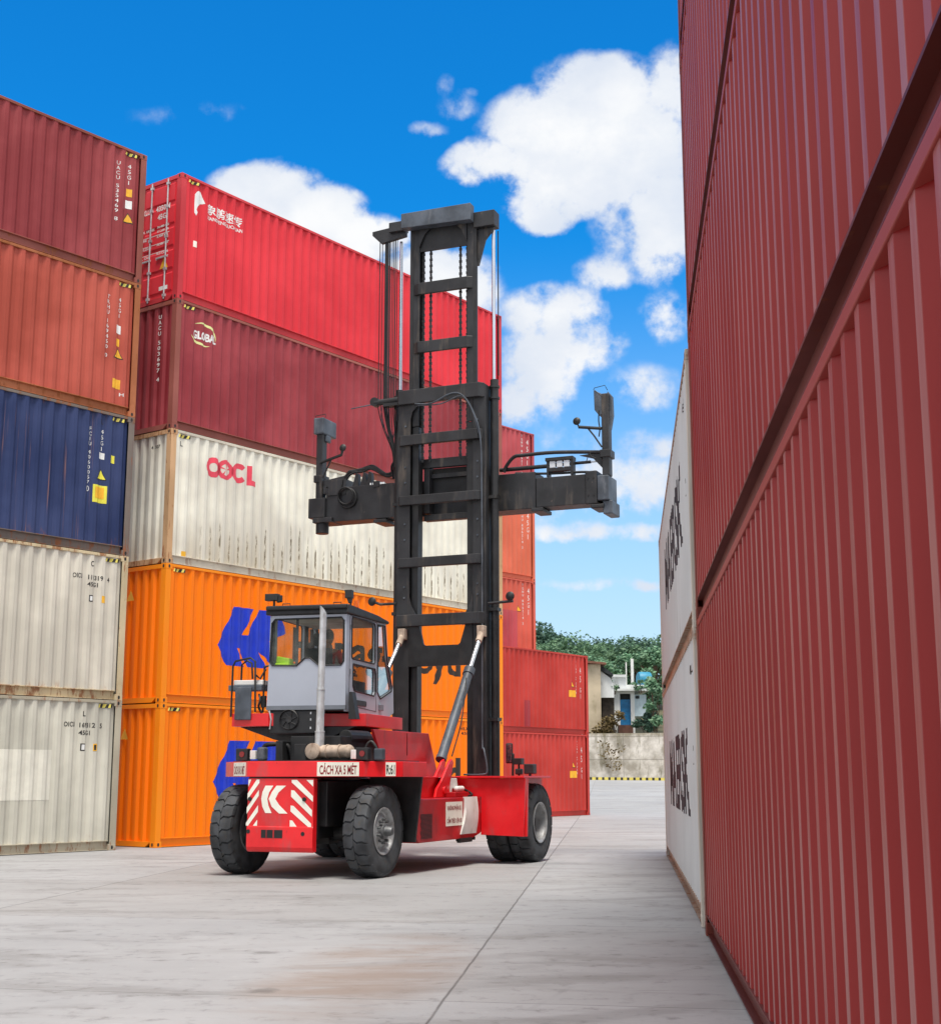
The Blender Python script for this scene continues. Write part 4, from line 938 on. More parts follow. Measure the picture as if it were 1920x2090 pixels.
# --- spreader
sp_ = bpy.data.objects.new('spreader', None); C.objects.link(sp_); sp_.parent = veh; sp_.location = (0, 5.55, 6.34)
def S_(mb, name, mats, **k):
    mb.v = [(x, y-5.55, z-6.34) for x, y, z in mb.v]; return mb.build(name, mats, sp_, **k)
mb = MB(); mb.box(-1.30, 1.63, 5.55, 6.05, 6.33, 7.03); mb.box(1.55, 1.78, 5.54, 6.06, 6.27, 6.34); mb.box(-1.72, -1.45, 5.54, 6.06, 6.28, 6.35); S_(mb, 'main_beam', M_BLACK, bevel=.012)
mb = MB(); mb.box(-2.80, -1.305, 5.58, 6.02, 6.37, 7.06); mb.box(-2.75, -2.35, 5.56, 6.0, 6.9, 7.22); S_(mb, 'slide_beam', M_BLACK, bevel=.01)
mb = MB(); mb.box(1.632, 2.62, 5.58, 6.02, 6.35, 6.91); S_(mb, 'slide_beam', M_BLACK, bevel=.01)
mb = MB(); mb.box(2.60, 2.83, 5.55, 6.05, 6.33, 6.96); mb.box(2.7, 2.95, 5.55, 6.05, 6.25, 6.33); S_(mb, 'slide_sleeve', M_BLACK, bevel=.02)
mb = MB()
for a in (2.66, 2.77):
    for b in (6.5, 6.82): mb.cyl((a, 5.54, b), (a, 5.56, b), .018, 6)
S_(mb, 'sleeve_bolts', M_HOSE)
mb = MB(); mb.box(2.832, 3.05, 5.55, 6.1, 6.39, 6.86); mb.box(2.92, 3.10, 5.6, 6.1, 6.14, 6.39); S_(mb, 'end_block', M_SLATE, bevel=.02)
mb = MB(); mb.box(-3.15, -2.78, 5.5, 6.0, 6.46, 6.86); mb.box(-3.05, -2.62, 5.5, 6.0, 6.36, 6.46); mb.cyl((-2.92, 5.68, 6.16), (-2.92, 5.68, 6.37), .13, 18); S_(mb, 'end_block', M_BLACK, bevel=.012)
for s in (-1, 1):
    x0_ = -3.07 if s < 0 else 2.90
    mb = MB(); mb.box(x0_+.02, x0_+.16, 5.6, 5.80, 6.86, 8.42 if s > 0 else 8.2); mb.box(x0_-.02, x0_+.19, 5.58, 5.87, 7.2, 7.35); po = S_(mb, 'lift_post', M_BLACK, bevel=.015)
    if s < 0:
        mb = MB(); mb.box(-3.10, -2.87, 5.55, 6.12, 8.19, 8.53); mb.box(-2.93, -2.87, 5.7, 5.9, 8.05, 8.2); S_(mb, 'lamp_housing', M_SLATE, bevel=.025)
        mb = MB(); mb.tube([(-3.08, 5.6, 8.53), (-3.08, 5.6, 8.58), (-2.85, 5.6, 8.60), (-2.85, 5.6, 8.53)], .008, 6); S_(mb, 'lamp_guard', M_BLACK2)
    else:
        mb = MB(); mb.prism([(2.78, 8.50), (2.93, 8.42), (2.93, 8.02), (2.88, 8.0), (2.79, 8.12)], 'y', 5.6, 5.75); mb.prism([(3.02, 8.48), (3.10, 8.38), (3.11, 8.02), (3.06, 7.75), (3.03, 7.75)], 'y', 5.68, 5.82); S_(mb, 'lamp_housing', M_SLATE, bevel=.01)
        mb = MB(); mb.tube([(2.78, 5.6, 8.50), (2.80, 5.6, 8.54), (3.0, 5.6, 8.57), (3.02, 5.7, 8.5)], .007, 6); mb.tube([(2.80, 5.6, 8.5), (2.95, 5.6, 8.36)], .006, 6); S_(mb, 'lamp_guard', M_BLACK2)
        mb = MB(); mb.tube([(2.88, 5.6, 8.1), (2.87, 5.6, 7.9), (2.89, 5.6, 7.75), (2.87, 5.6, 7.6)], .014, 6, sub=3); S_(mb, 'hose', M_HOSE)
    if s > 0: pts = [(2.92, 5.6, 7.75), (2.48, 5.6, 7.82)]; mp = (2.45, 5.58, 7.93); br = [(2.92, 5.6, 7.40), (2.78, 5.6, 7.62), (2.66, 5.6, 7.78)]
    else: pts = [(-2.95, 5.6, 7.60), (-2.48, 5.6, 7.72), (-2.46, 5.6, 7.80)]; mp = (-2.44, 5.58, 7.86); br = [(-2.92, 5.6, 7.22), (-2.78, 5.6, 7.5), (-2.70, 5.6, 7.66)]
    mb = MB(); mb.tube(pts, .03, 8); mb.tube(br, .016, 8); mb.lathe([(0, -.02), (.055, -.015), (.075, 0), (.055, .02), (0, .03)], mp, (0, -1, 0), 18); mb.tube([pts[-1], mp], .015, 6); S_(mb, 'mirror_arm', M_BLACK2, smooth=40)
# pipes and lamps on the right arm
mb = MB(); mb.tube([(.95, 5.7, 7.10), (1.0, 5.7, 7.22), (1.15, 5.7, 7.38), (1.35, 5.7, 7.40), (2.0, 5.7, 7.40), (2.95, 5.7, 7.32)], .035, 10, sub=4); S_(mb, 'guide_pipe', M_BLACK, smooth=60)
mb = MB(); mb.tube([(.85, 5.75, 7.16), (1.8, 5.75, 7.16), (2.1, 5.75, 7.17)], .04, 10); mb.tube([(2.1, 5.75, 7.17), (2.66, 5.75, 7.17)], .03, 8); S_(mb, 'slide_cylinder', M_BLACK2, smooth=50)
mb = MB(); mb.cyl((2.66, 5.75, 7.17), (2.95, 5.75, 7.17), .016, 10); S_(mb, 'piston_rod', M_CHROME, smooth=50)
mb = MB(); mb.tube([(1.2, 5.65, 7.05), (1.9, 5.65, 6.99), (2.5, 5.65, 6.97), (2.68, 5.65, 6.95)], .024, 8, sub=3); S_(mb, 'hose', M_HOSE, smooth=50)
mb = MB(); mb.box(1.82, 2.36, 5.58, 5.78, 7.22, 7.28); mb.box(1.84, 1.88, 5.6, 5.75, 6.92, 7.22); mb.box(2.31, 2.36, 5.6, 5.75, 6.92, 7.22); mb.box(1.88, 2.31, 5.6, 5.72, 7.02, 7.08); S_(mb, 'lamp_frame', M_BLACK2)
for k in range(3):
    mb = MB(); mb.box(1.895+k*.14, 2.01+k*.14, 5.6, 5.66, 7.085, 7.215); S_(mb, 'work_lamp', M_LAMP, bevel=.01)
mb = MB(); mb.tube([(2.62, 5.6, 7.15), (2.68, 5.6, 7.3), (2.72, 5.6, 7.24), (2.8, 5.6, 7.2)], .008, 6, sub=4); S_(mb, 'hose', M_HOSE)
mb = MB(); mb.prism([(2.45, 7.30), (2.9, 7.33), (2.9, 7.02), (2.72, 7.22)], 'y', 5.7, 5.74); S_(mb, 'gusset', M_BLACK, bevel=.004)
# hoses and coil on the left arm
mb = MB(); mb.prism([(-2.95, 7.22), (-2.4, 7.30), (-2.4, 7.22), (-2.9, 7.05)], 'y', 5.62, 5.72); mb.box(-2.95, -2.88, 5.55, 5.7, 6.86, 7.3); mb.box(-2.87, -2.8, 5.58, 5.7, 6.95, 7.1); S_(mb, 'gusset', M_BLACK, bevel=.006)
random.seed(9)
for k in range(9):
    o = [random.uniform(-.04, .04) for _ in range(8)]
    mb = MB(); mb.tube([(-2.42+o[0], 5.62, 7.12), (-2.3+o[1], 5.62, 7.34+o[2]), (-2.05, 5.64, 7.38+o[3]), (-1.8+o[4], 5.62, 7.42+o[5]), (-1.55, 5.58, 7.26+o[6]), (-1.35, 5.55, 7.22+o[7]), (-1.05+o[1], 5.45, 7.45+o[5])], .018+.006*(k % 2), 6, sub=5); S_(mb, 'hose', M_HOSE, smooth=60)
mb = MB(); mb.lathe([(.19+.022*math.cos(t), .022*math.sin(t)) for t in [2*math.pi*i/8 for i in range(9)]], (-2.30, 5.54, 6.82), (0, 1, .1), 28); mb.lathe([(.165+.018*math.cos(t), .018*math.sin(t)) for t in [2*math.pi*i/8 for i in range(9)]], (-2.32, 5.50, 6.86), (0, 1, .2), 28); mb.tube([(-2.45, 5.53, 6.95), (-2.42, 5.55, 7.2)], .02, 6); S_(mb, 'hose_coil', M_HOSE, smooth=60)
mb = MB()
for a in (-2.15, -1.98, -1.86): mb.prism([(a-.09, 7.0), (a+.07, 7.0), (a+.05, 7.3), (a, 7.34)], 'y', 5.6, 5.72)
mb.box(-1.75, -1.62, 5.56, 5.7, 7.0, 7.12); S_(mb, 'hose_clamp', M_BLACK2, bevel=.006)
mb = MB()
for k in range(6): mb.box(-1.82+k*.055, -1.79+k*.055, 5.57, 5.6, 7.05, 7.09)
S_(mb, 'couplings', M_CHROME)
for k in range(4):
    mb = MB(); mb.tube([(-1.25+.05*k, 5.45, 7.1), (-1.28+.05*k, 5.42, 7.35), (-1.15+.03*k, 5.4, 7.5), (-1.08, 5.35, 7.6)], .024, 6, sub=4); S_(mb, 'hose', M_HOSE, smooth=60)
mb = MB()
for s in (-1, 1): mb.box(MU+s*.38, MU+s*.5, 5.32, 5.55, 6.34, 7.25)
mb.box(MU-.56, MU+.56, 5.30, 5.40, 7.22, 7.40); mb.box(MU-.5, MU+.5, 5.34, 5.5, 6.2, 6.32); S_(mb, 'carriage', M_BLACK, bevel=.01)
mb = MB(); mb.box(MU-.56, MU+.56, 5.50, 5.54, 6.60, 7.24); S_(mb, 'carriage_plate', M_HOSE)
mb = MB(); mb.box(MU-.5, MU+.5, 5.42, 5.49, 7.04, 7.12); S_(mb, 'carriage_rib', M_BLACK)
# --- operator cab
cab = bpy.data.objects.new('cab', None); C.objects.link(cab); cab.parent = veh; cab.location = (.08, 1.0, 0); cab.rotation_euler = (0, 0, R(8.29))
CWD = 1.30; CB = 2.45
def shell(mb, outer, hole, axis, lo, hi):
    """plate with a window hole, both outlines in the plane; same vertex count not needed"""
    polys = [[Vector((a, b, 0)) for a, b in outer], [Vector((a, b, 0)) for a, b in hole]] if hole else [[Vector((a, b, 0)) for a, b in outer]]
    tri = tessellate_polygon(polys); pts = list(outer)+list(hole or [])
    P = lambda a, b, c_: {'x': (c_, a, b), 'y': (a, c_, b)}[axis]
    n = len(pts); vs = [P(a, b, lo) for a, b in pts]+[P(a, b, hi) for a, b in pts]
    fs = [tuple(t) for t in tri]+[tuple(i+n for i in t[::-1]) for t in tri]
    for st_, ln in ((0, len(outer)), (len(outer), len(hole or []))):
        for i in range(ln): a, b = st_+i, st_+(i+1) % ln; fs.append((a, b, b+n, a+n))
    mb.add(vs, fs); return mb
def rr(x0, x1, z0, z1, r=.07, n=4):
    o = []
    for cx, cz, a0 in ((x1-r, z1-r, 0), (x0+r, z1-r, 90), (x0+r, z0+r, 180), (x1-r, z0+r, 270)):
        for i in range(n+1): t = R(a0+90*i/n); o.append((cx+r*math.cos(t), cz+r*math.sin(t)))
    return o
def rimtube(outline, axis, c_, r, name, parent, mat=M_HOSE):
    P = lambda a, b: {'x': (c_, a, b), 'y': (a, c_, b)}[axis]
    mb = MB(); pts = [P(a, b) for a, b in outline]+[P(*outline[0])]; mb.tube(pts, r, 6); return mb.build(name, mat, parent)
def pane(outline, axis, c_, name, parent):
    mb = MB(); tri = tessellate_polygon([[Vector((a, b, 0)) for a, b in outline]]); P = lambda a, b: {'x': (c_, a, b), 'y': (a, c_, b)}[axis]
    mb.add([P(a, b) for a, b in outline], [tuple(t) for t in tri]); return mb.build(name, M_GLASS, parent)
# rear wall
rear_o = [(-CWD-.01, CB), (0, CB), (0, 3.94), (-CWD+.04, 3.94)]
rear_h = [(-CWD+.10, 3.88), (-.08, 3.89), (-.04, 3.84), (-.035, 3.20), (-.08, 3.14), (-.45, 3.14), (-.52, 3.20), (-.60, 3.26), (-.68, 3.26), (-.75, 3.20), (-.82, 3.14), (-1.23, 3.15), (-1.27, 3.20), (-1.25, 3.82)]
mb = MB(); shell(mb, rear_o, rear_h, 'y', 0, .04); rw_ = mb.build('rear_wall', M_GREY, cab)
pane(rear_h, 'y', .02, 'rear_window', cab); rimtube(rear_h, 'y', -.004, .013, 'window_seal', rw_)
mb = MB(); mb.box(-CWD-.012, .002, -.006, .05, CB, CB+.065); mb.build('skirt', M_GREYD, cab)
# side walls with door and windows
for s in (0, 1):
    x0_, x1_ = (-.04, 0) if s == 0 else (-CWD, -CWD+.04)
    nose = [(.041, CB-.03), (.041, 3.94), (1.62, 3.99), (2.06, 4.02), (2.20, 3.40), (2.52, 2.90), (2.56, 2.50), (2.3, 2.42), (1.6, 2.42)]
    mb = MB()
    up = rr(.26, 1.47, 3.26, 3.93, .07); lo = [(.34, 3.18), (1.47, 3.18), (1.50, 3.1), (1.50, 2.80), (1.44, 2.73), (.42, 2.76), (.34, 2.84)]
    ws = [(1.60, 3.93), (2.0, 3.95), (2.13, 3.40), (2.42, 2.94), (2.40, 2.86), (1.78, 2.70), (1.62, 2.80)]
    polys = [[Vector((a, b, 0)) for a, b in q] for q in (nose, up, lo, ws)]; tri = tessellate_polygon(polys); pts = nose+up+lo+ws; n = len(pts)
    fs = [tuple(t) for t in tri]+[tuple(i+n for i in t[::-1]) for t in tri]; st_ = 0
    for q in (nose, up, lo, ws):
        for i in range(len(q)): a, b = st_+i, st_+(i+1) % len(q); fs.append((a, b, b+n, a+n))
        st_ += len(q)
    mb.add([(x0_, a, b) for a, b in pts]+[(x1_, a, b) for a, b in pts], fs); sw = mb.build('side_wall', M_GREY, cab)
    xc = x1_+.004 if s == 0 else x0_-.004
    for q in (up, lo, ws): pane(q, 'x', (x0_+x1_)/2, 'side_window', cab); rimtube(q, 'x', xc, .013, 'window_seal', sw)
    dr = [(.17, 2.52), (1.56, 2.48), (1.56, 3.96), (.17, 3.93)]
    rimtube(dr, 'x', xc-.004*(1 if s == 0 else -1), .006, 'door_seam', sw)
    mb = MB(); a, b = sorted((xc, xc+(.012 if s == 0 else -.012))); mb.prism(rr(.17, 1.02, 2.53, 2.62, .035), 'x', a, b); mb.build('door_handle', M_BLACK2, sw, bevel=.004)
    mb = MB(); 
    for z_ in (3.75, 3.05, 2.66): mb.cyl((xc, .19, z_-.04), (xc, .19, z_+.04), .016, 8)
    mb.build('door_hinge', M_GREYD, sw)
    mb = MB(); a, b = sorted((xc, xc+(.05 if s == 0 else -.05))); mb.box(a, b, 1.70, 1.82, 2.5, 2.60); mb.build('step_lamp', M_GREYD, sw, bevel=.006)
# windscreen, nose, floor, roof
mb = MB(); 
for (ya, za), (yb, zb) in (((2.055, 4.0), (2.195, 3.40)), ((2.195, 3.40), (2.515, 2.90))): mb.add([(-CWD+.05, ya, za), (-.05, ya, za), (-.05, yb, zb), (-CWD+.05, yb, zb)], [(0, 1, 2, 3)])
mb.build('windscreen', M_GLASS, cab)
mb = MB(); mb.box(-CWD+.04, -.04, 2.50, 2.54, 2.48, 2.90); mb.build('nose_panel', M_GREY, cab)
mb = MB(); mb.box(-CWD+.04, -.04, .04, 2.45, CB-.02, CB+.03); mb.build('cab_floor', M_BLACK2, cab)
mb = MB()
for s in (0, 1):
    x = -.05 if s == 0 else -CWD+.05
    mb.tube([(x, 1.55, 2.5), (x, 1.56, 3.97)], .035, 8); mb.tube([(x, .06, 2.5), (x, .06, 3.93)], .03, 8); mb.tube([(x, 2.06, 4.0), (x, 2.2, 3.4), (x, 2.52, 2.9)], .02, 8)
mb.tube([(-.85, .08, 3.1), (-.85, .08, 3.92)], .025, 8)
mb.build('cab_pillars', M_INT, cab, smooth=40)
mb = MB(); mb.prism([(-.06, 3.95), (-.035, 4.10), (1.5, 4.08), (2.12, 4.04), (2.12, 3.99), (1.6, 3.975)], 'x', -CWD-.045, .045); mb.box(-CWD-.03, .03, -.10, .2, 4.02, 4.09); mb.build('cab_roof', M_BLACK2, cab, bevel=.02)
mb = MB(); mb.box(-CWD+.06, -.06, .1, 2.0, 3.925, 3.95); mb.build('roof_lining', plain('roof_lining', '9a9a94', .8), cab)
for x in (-1.10, -.24):
    mb = MB(); mb.tube([(x, .05, 4.09), (x, .05, 4.135), (x+.13, .05, 4.135), (x+.13, .05, 4.09)], .008, 6); mb.build('roof_rail', M_BLACK2, cab)
mb = MB(); mb.box(-1.39, -1.17, .0, .12, 4.19, 4.30); mb.cyl((-1.25, .06, 4.08), (-1.25, .06, 4.2), .02, 8); mb.prism([(-1.17, 4.25), (-1.12, 4.28), (-1.12, 4.17), (-1.2, 4.16)], 'y', .02, .1); rl = mb.build('roof_lamp', M_BLACK2, cab, bevel=.015)
mb = MB(); mb.box(-.05, .06, .04, .16, 4.20, 4.33); mb.prism([(-.07, 4.33), (.06, 4.33), (.04, 4.12), (.0, 4.12)], 'y', .06, .14); mb.cyl((.03, .1, 4.08), (.03, .1, 4.2), .015, 8); mb.build('roof_lamp', M_BLACK2, cab, bevel=.015)
mb = MB(); mb.cyl((.02, .40, 4.085), (.02, .40, 4.20), .042, 14, r2=.036); mb.build('beacon', M_AMBER, cab, smooth=40)
# seat, wheel, vest, steering column
mb = MB(); mb.box(-.90, -.42, .62, 1.12, 2.78, 2.90); mb.prism([(.58, 2.86), (.72, 2.86), (.62, 3.46), (.50, 3.46)], 'x', -.88, -.44); mb.prism([(.50, 3.50), (.58, 3.50), (.57, 3.70), (.50, 3.70)], 'x', -.74, -.58); mb.box(-.80, -.52, .7, 1.0, 2.48, 2.78); mb.build('seat', M_SEAT, cab, bevel=.03)
mb = MB(); mb.tube([(-.62, 2.0, 2.5), (-.62, 1.75, 3.1)], .035, 8); mb.lathe([(.19+.014*math.cos(t), .014*math.sin(t)) for t in [2*math.pi*i/8 for i in range(9)]], (-.62, 1.72, 3.13), (0, -.5, .86), 26); mb.cyl((-.8, 1.72, 3.13), (-.44, 1.72, 3.13), .012, 6); mb.build('steering_wheel', M_INT, cab, smooth=50)
mb = MB(); mb.box(-.3, -.1, .5, 1.3, 2.5, 2.95); mb.build('side_console', M_INT, cab, bevel=.02)
mb = MB(); mb.box(-1.22, -.98, .07, .35, 3.10, 3.20); mb.prism([(-1.22, 3.2), (-.98, 3.19), (-.99, 3.27), (-1.05, 3.28), (-1.2, 3.31)], 'y', .1, .3); mb.box(-CWD+.06, -.7, .05, .45, 3.06, 3.10)
vest = None
mb.build('parcel_shelf', M_LIME, cab, bevel=.02)
# under the cab: air conditioning box, pedestal, red platform
mb = MB(); mb.box(-1.26, -.48, .02, .42, 2.08, 2.44); ac = mb.build('cooler_box', M_BLACK2, cab, bevel=.015)
mb = MB(); mb.lathe([(.15, 0), (.165, -.02), (.15, -.03), (.14, 0)], (-.93, .02, 2.30), (0, 1, 0), 30); mb.lathe([(.0, -.01), (.05, -.015), (.055, 0)], (-.93, .015, 2.30), (0, 1, 0), 16)
for k in range(7): t = 2*math.pi*k/7; mb.tube([(-.93+.05*math.cos(t), .012, 2.30+.05*math.sin(t)), (-.93+.14*math.cos(t+.3), .012, 2.30+.14*math.sin(t+.3))], .008, 5)
mb.build('fan_guard', M_BLACK, ac, smooth=40)
mb = MB()
for a, b in ((-.58, 2.38), (-.58, 2.28), (-.58, 2.15)): mb.box(a, a+.02, .012, .02, b, b+.035)
mb.tube([(-1.26, .0, 2.44), (-1.22, -.01, 2.3), (-1.24, -.01, 2.15)], .012, 6); mb.build('ac_fittings', M_STEELP, ac)
mb = MB(); mb.prism([(-1.30, 2.09), (-1.1, 2.0), (-.98, 1.80), (-.90, 1.66), (-.30, 1.66), (-.28, 2.1)], 'y', .35, 1.5); mb.build('pedestal', M_BLACK2, cab, bevel=.02)
mb = MB(); mb.prism([(-1.90, .02), (-1.26, -.02), (-1.26, .0), (.20, .45), (.24, 2.3), (-1.88, 1.6)], 'z', 2.20, 2.40); pl = mb.build('platform', M_RED, cab, bevel=.006)
mb = MB(); mb.prism([(-1.88, 2.198), (-1.3, 2.0), (-1.1, 1.95), (-.4, 2.0), (.1, 2.198)], 'y', .3, 1.5); mb.build('platform_bracket', M_BLACK2, cab, bevel=.01)
mb = MB(); mb.prism([(.05, 2.30), (.18, 2.30), (.1, 2.72), (.05, 2.72)], 'y', .02, .2); mb.build('pipe_guard', M_BLACK2, cab)
# ladder landing with rails, steps and white box
mb = MB()
def rail_(pts): mb.tube(pts, .017, 8)
rail_([(-1.91, .0, 2.35), (-1.90, .0, 3.15), (-1.86, .0, 3.23), (-1.60, .0, 3.28), (-1.52, .0, 3.22), (-1.50, .0, 2.42)]); rail_([(-1.80, .1, 2.4), (-1.79, .1, 3.18), (-1.70, .1, 3.25), (-1.62, .1, 3.2), (-1.60, .1, 2.95)])
rail_([(-1.40, .1, 3.15), (-1.41, .1, 2.42)]); rail_([(-1.50, 0, 3.0), (-1.45, .05, 2.95), (-1.38, .1, 3.1)]); rail_([(-1.40, .1, 3.14), (-1.33, .12, 3.16), (-1.30, .1, 3.1)])
mb.build('handrail', M_BLACK2, cab, smooth=50)
mb = MB(); mb.box(-1.84, -1.56, -.03, .0, 2.30, 2.82); mb.box(-1.97, -1.40, .0, .3, 2.76, 2.85); mb.build('ladder_panel', M_SLATE, cab, bevel=.01)
mb = MB(); mb.box(-1.90, -1.40, .04, .5, 2.852, 2.93); mb.build('battery_box', M_WHITE, cab, bevel=.01)
mb = MB(); mb.tube([(-1.46, .05, 2.7), (-1.42, .0, 2.6), (-1.45, .02, 2.5), (-1.40, .05, 2.4)], .02, 6, sub=4); mb.box(-1.43, -1.36, .05, .12, 2.5, 2.68); mb.build('hose', M_HOSE, cab, smooth=60)

# ------------------------------------------------------------------ the operator (seated, red shirt)
def skinned(name, pts, edges, radii, mat, parent=None, sub=2):
    me = bpy.data.meshes.new(name); me.from_pydata(pts, edges, []); me.materials.append(mat)
    o = mk(name, me, parent)
    sk = o.modifiers.new('skin', 'SKIN'); sk.use_smooth_shade = True; sk.branch_smoothing = .5
    for i, r_ in enumerate(radii): d = me.skin_vertices[0].data[i]; d.radius = (r_, r_) if not isinstance(r_, tuple) else r_
    me.skin_vertices[0].data[0].use_root = True
    sb = o.modifiers.new('sub', 'SUBSURF'); sb.levels = sub; sb.render_levels = sub
    return o
# work in the cab frame, person facing +y; later converted to world through one matrix
Mv = Matrix.Translation(VO) @ Matrix.Rotation(VR, 4, 'Z') @ Matrix.Translation((.08, 1.0, 0)) @ Matrix.Rotation(R(8.29), 4, 'Z')
px, py, pz = -.62, .88, 2.99
P = [(0,0,0),(0,-.02,.14),(0,-.03,.30),(0,-.02,.44),(0,0,.51),(0,.03,.57),   # spine .. neck
 (-.10,.06,-.01),(-.13,.44,.03),(-.14,.52,-.36),(-.14,.64,-.42),            # left leg
 (.10,.06,-.01),(.13,.44,.03),(.14,.52,-.36),(.14,.64,-.42),                # right leg
 (-.18,-.01,.43),(-.24,.16,.20),(-.17,.46,.20),(-.16,.54,.215),             # left arm to the wheel
 (.18,-.01,.43),(.26,.12,.18),(.30,.36,.08),(.30,.44,.085)]                 # right arm to the console
Ed = [(0,1),(1,2),(2,3),(3,4),(4,5),(0,6),(6,7),(7,8),(8,9),(0,10),(10,11),(11,12),(12,13),(3,14),(14,15),(15,16),(16,17),(3,18),(18,19),(19,20),(20,21)]
Rd = [(.13,.10),(.125,.095),(.14,.10),(.10,.08),.055,.052,.085,.062,.048,.04,.085,.062,.048,.04,.06,.045,.03,.033,.06,.045,.03,.033]
for sgn, tip in ((1, (-.16,.54,.215)), (1, (.30,.44,.085))):
    base = 17 if tip[0] < 0 else 21
    for j, (dx, ln) in enumerate(((-.030,.045),(-.011,.055),(.010,.052),(.029,.042))):
        i0 = len(P); P += [(tip[0]+dx, tip[1]+.05, tip[2]+.012), (tip[0]+dx*1.1, tip[1]+.05+ln*.6, tip[2]+.002), (tip[0]+dx*1.1, tip[1]+.05+ln*.8, tip[2]-.03)]
        Ed += [(base, i0), (i0, i0+1), (i0+1, i0+2)]; Rd += [.0095, .009, .008]
    i0 = len(P); sd = .035 if tip[0] < 0 else -.035
    P += [(tip[0]+sd, tip[1]+.02, tip[2]-.01), (tip[0]+sd*1.3, tip[1]+.05, tip[2]-.025)]; Ed += [(base, i0), (i0, i0+1)]; Rd += [.011, .009]
def wpt(p): return tuple(Mv @ Vector((px+p[0], py+p[1], pz+p[2]-.0)))
root = Mv @ Vector((px, py, pz))
person = skinned('person', [tuple(Vector(wpt(p))-root) for p in P], Ed, Rd, M_SKIN); person.location = root
# head joined to the body mesh space as sculpted child pieces (face, hair)
MvR = Mv.to_3x3()
def loc(p): return MvR @ Vector(p)
mb = MB(); hc = (0, .05, .685)
mb.ball(hc, .1, 20, sc_=(.78, .95, 1.18)); mb.ball((0, .075, .625), .07, 14, sc_=(.8, .9, .8)); mb.ball((0, .148, .672), .018, 8, sc_=(.8, 1.1, 1.3)); mb.ball((-.08, .04, .68), .022, 8, sc_=(.4, 1, 1.4)); mb.ball((.08, .04, .68), .022, 8, sc_=(.4, 1, 1.4)); mb.cyl((0, .03, .56), (0, .045, .64), .05, 14)
mb.v = [tuple(loc(p)) for p in mb.v]; mb.build('head', M_SKIN, person, smooth=80)
mb = MB(); mb.ball((-.03, .137, .70), .011, 8); mb.ball((.03, .137, .70), .011, 8); mb.tube([(-.022, .138, .632), (0, .144, .628), (.022, .138, .632)], .005, 6); mb.v = [tuple(loc(p)) for p in mb.v]; mb.build('face', M_HAIR, person, smooth=80)
mb = MB(); mb.ball((0, .028, .712), .104, 20, sc_=(.83, .95, 1.06)); mb.v = [tuple(loc((x, min(y, .105-.55*max(0, .72-z)), max(z, .64)))) for x, y, z in mb.v]; mb.build('hair', M_HAIR, person, smooth=80)
shI = [0, 1, 2, 3, 4, 14, 15, 18, 19]; mp_ = {a: i for i, a in enumerate(shI)}
skinned('shirt', [tuple(Vector(wpt(P[i]))-root) for i in shI], [(mp_[a], mp_[b]) for a, b in Ed if a in mp_ and b in mp_], [(.145,.115),(.142,.112),(.158,.118),(.118,.097),.062,.075,.062,.075,.062], M_SHIRT, person)
trI = [0, 6, 7, 8, 10, 11, 12]; mp_ = {a: i for i, a in enumerate(trI)}
skinned('trousers', [tuple(Vector(wpt(P[i]))-root) for i in trI], [(mp_[a], mp_[b]) for a, b in Ed if a in mp_ and b in mp_], [(.14,.112),.1,.078,.062,.1,.078,.062], M_TROUS, person)
mb = MB()
for x in (-.14, .14): mb.prism([(.50, -.50), (.50, -.40), (.60, -.38), (.76, -.43), (.76, -.50)], 'x', x-.05, x+.05)
mb.v = [tuple(loc(p)) for p in mb.v]; mb.build('shoes', M_HAIR, person, bevel=.02)
tag(person, 'person in a red shirt with dark hair, seated behind the cab windows', 'person')

# ------------------------------------------------------------------ background: quay wall, kerb, houses, planting, hill and trees
def xw(px_, Y): return (px_-960)/FPX*(Y*math.cos(PITCH))*1.0
def zw(py_, Y):
    u = -(py_-1045)/FPX; return CAMH+Y*(math.sin(PITCH)+u*math.cos(PITCH))/(math.cos(PITCH)-u*math.sin(PITCH))
WL0, WL1 = Vector((-14, 115.4, 0)), Vector((34, 99.5, 0)); wd_ = (WL1-WL0).normalized(); wn = Vector((wd_.y, -wd_.x, 0))  # towards the camera
def wpos(t, off=0, z=0): p = WL0+wd_*t+wn*off; return Vector((p.x, p.y, z))
LW = (WL1-WL0).length
# retaining wall
mb = MB(); a0, a1, b0, b1 = wpos(0), wpos(LW), wpos(LW, -.6), wpos(0, -.6); zt = 4.55
mb.add([(a0.x, a0.y, .6), (a1.x, a1.y, .6), (b0.x, b0.y, .6), (b1.x, b1.y, .6), (a0.x, a0.y, zt), (a1.x, a1.y, zt), (b0.x, b0.y, zt), (b1.x, b1.y, zt)], [(0,1,5,4),(1,2,6,5),(2,3,7,6),(3,0,4,7),(4,5,6,7)])
m, T = newmat('stained_concrete_wall'); c0 = T.n('ShaderNodeTexCoord').outputs['Object']
n1 = T.noise(c0, .55, 6, .65); n2 = T.noise(T.mapping(c0, (1.3, 1.3, .28)), 1.2, 7, .7); n3 = T.noise(c0, 6, 5, .7)
col = T.mix(T.step(n1, .35, .65), (.33, .30, .25), (.74, .70, .64)); col = T.mix(T.m('MULTIPLY', T.step(n2, .52, .66), .8), col, (.19, .175, .12))
spz = T.n('ShaderNodeSeparateXYZ', c0); col = T.mix(T.m('MULTIPLY', T.step(T.m('ADD', spz.outputs[2], n3), 4.6, 5.1), .6), col, (.20, .17, .09))
jz = T.m('ABSOLUTE', T.m('SUBTRACT', T.m('FRACT', T.m('DIVIDE', spz.outputs[2], 1.72)), .5)); jx = T.m('ABSOLUTE', T.m('SUBTRACT', T.m('FRACT', T.m('DIVIDE', spz.outputs[0], 3.3)), .5))
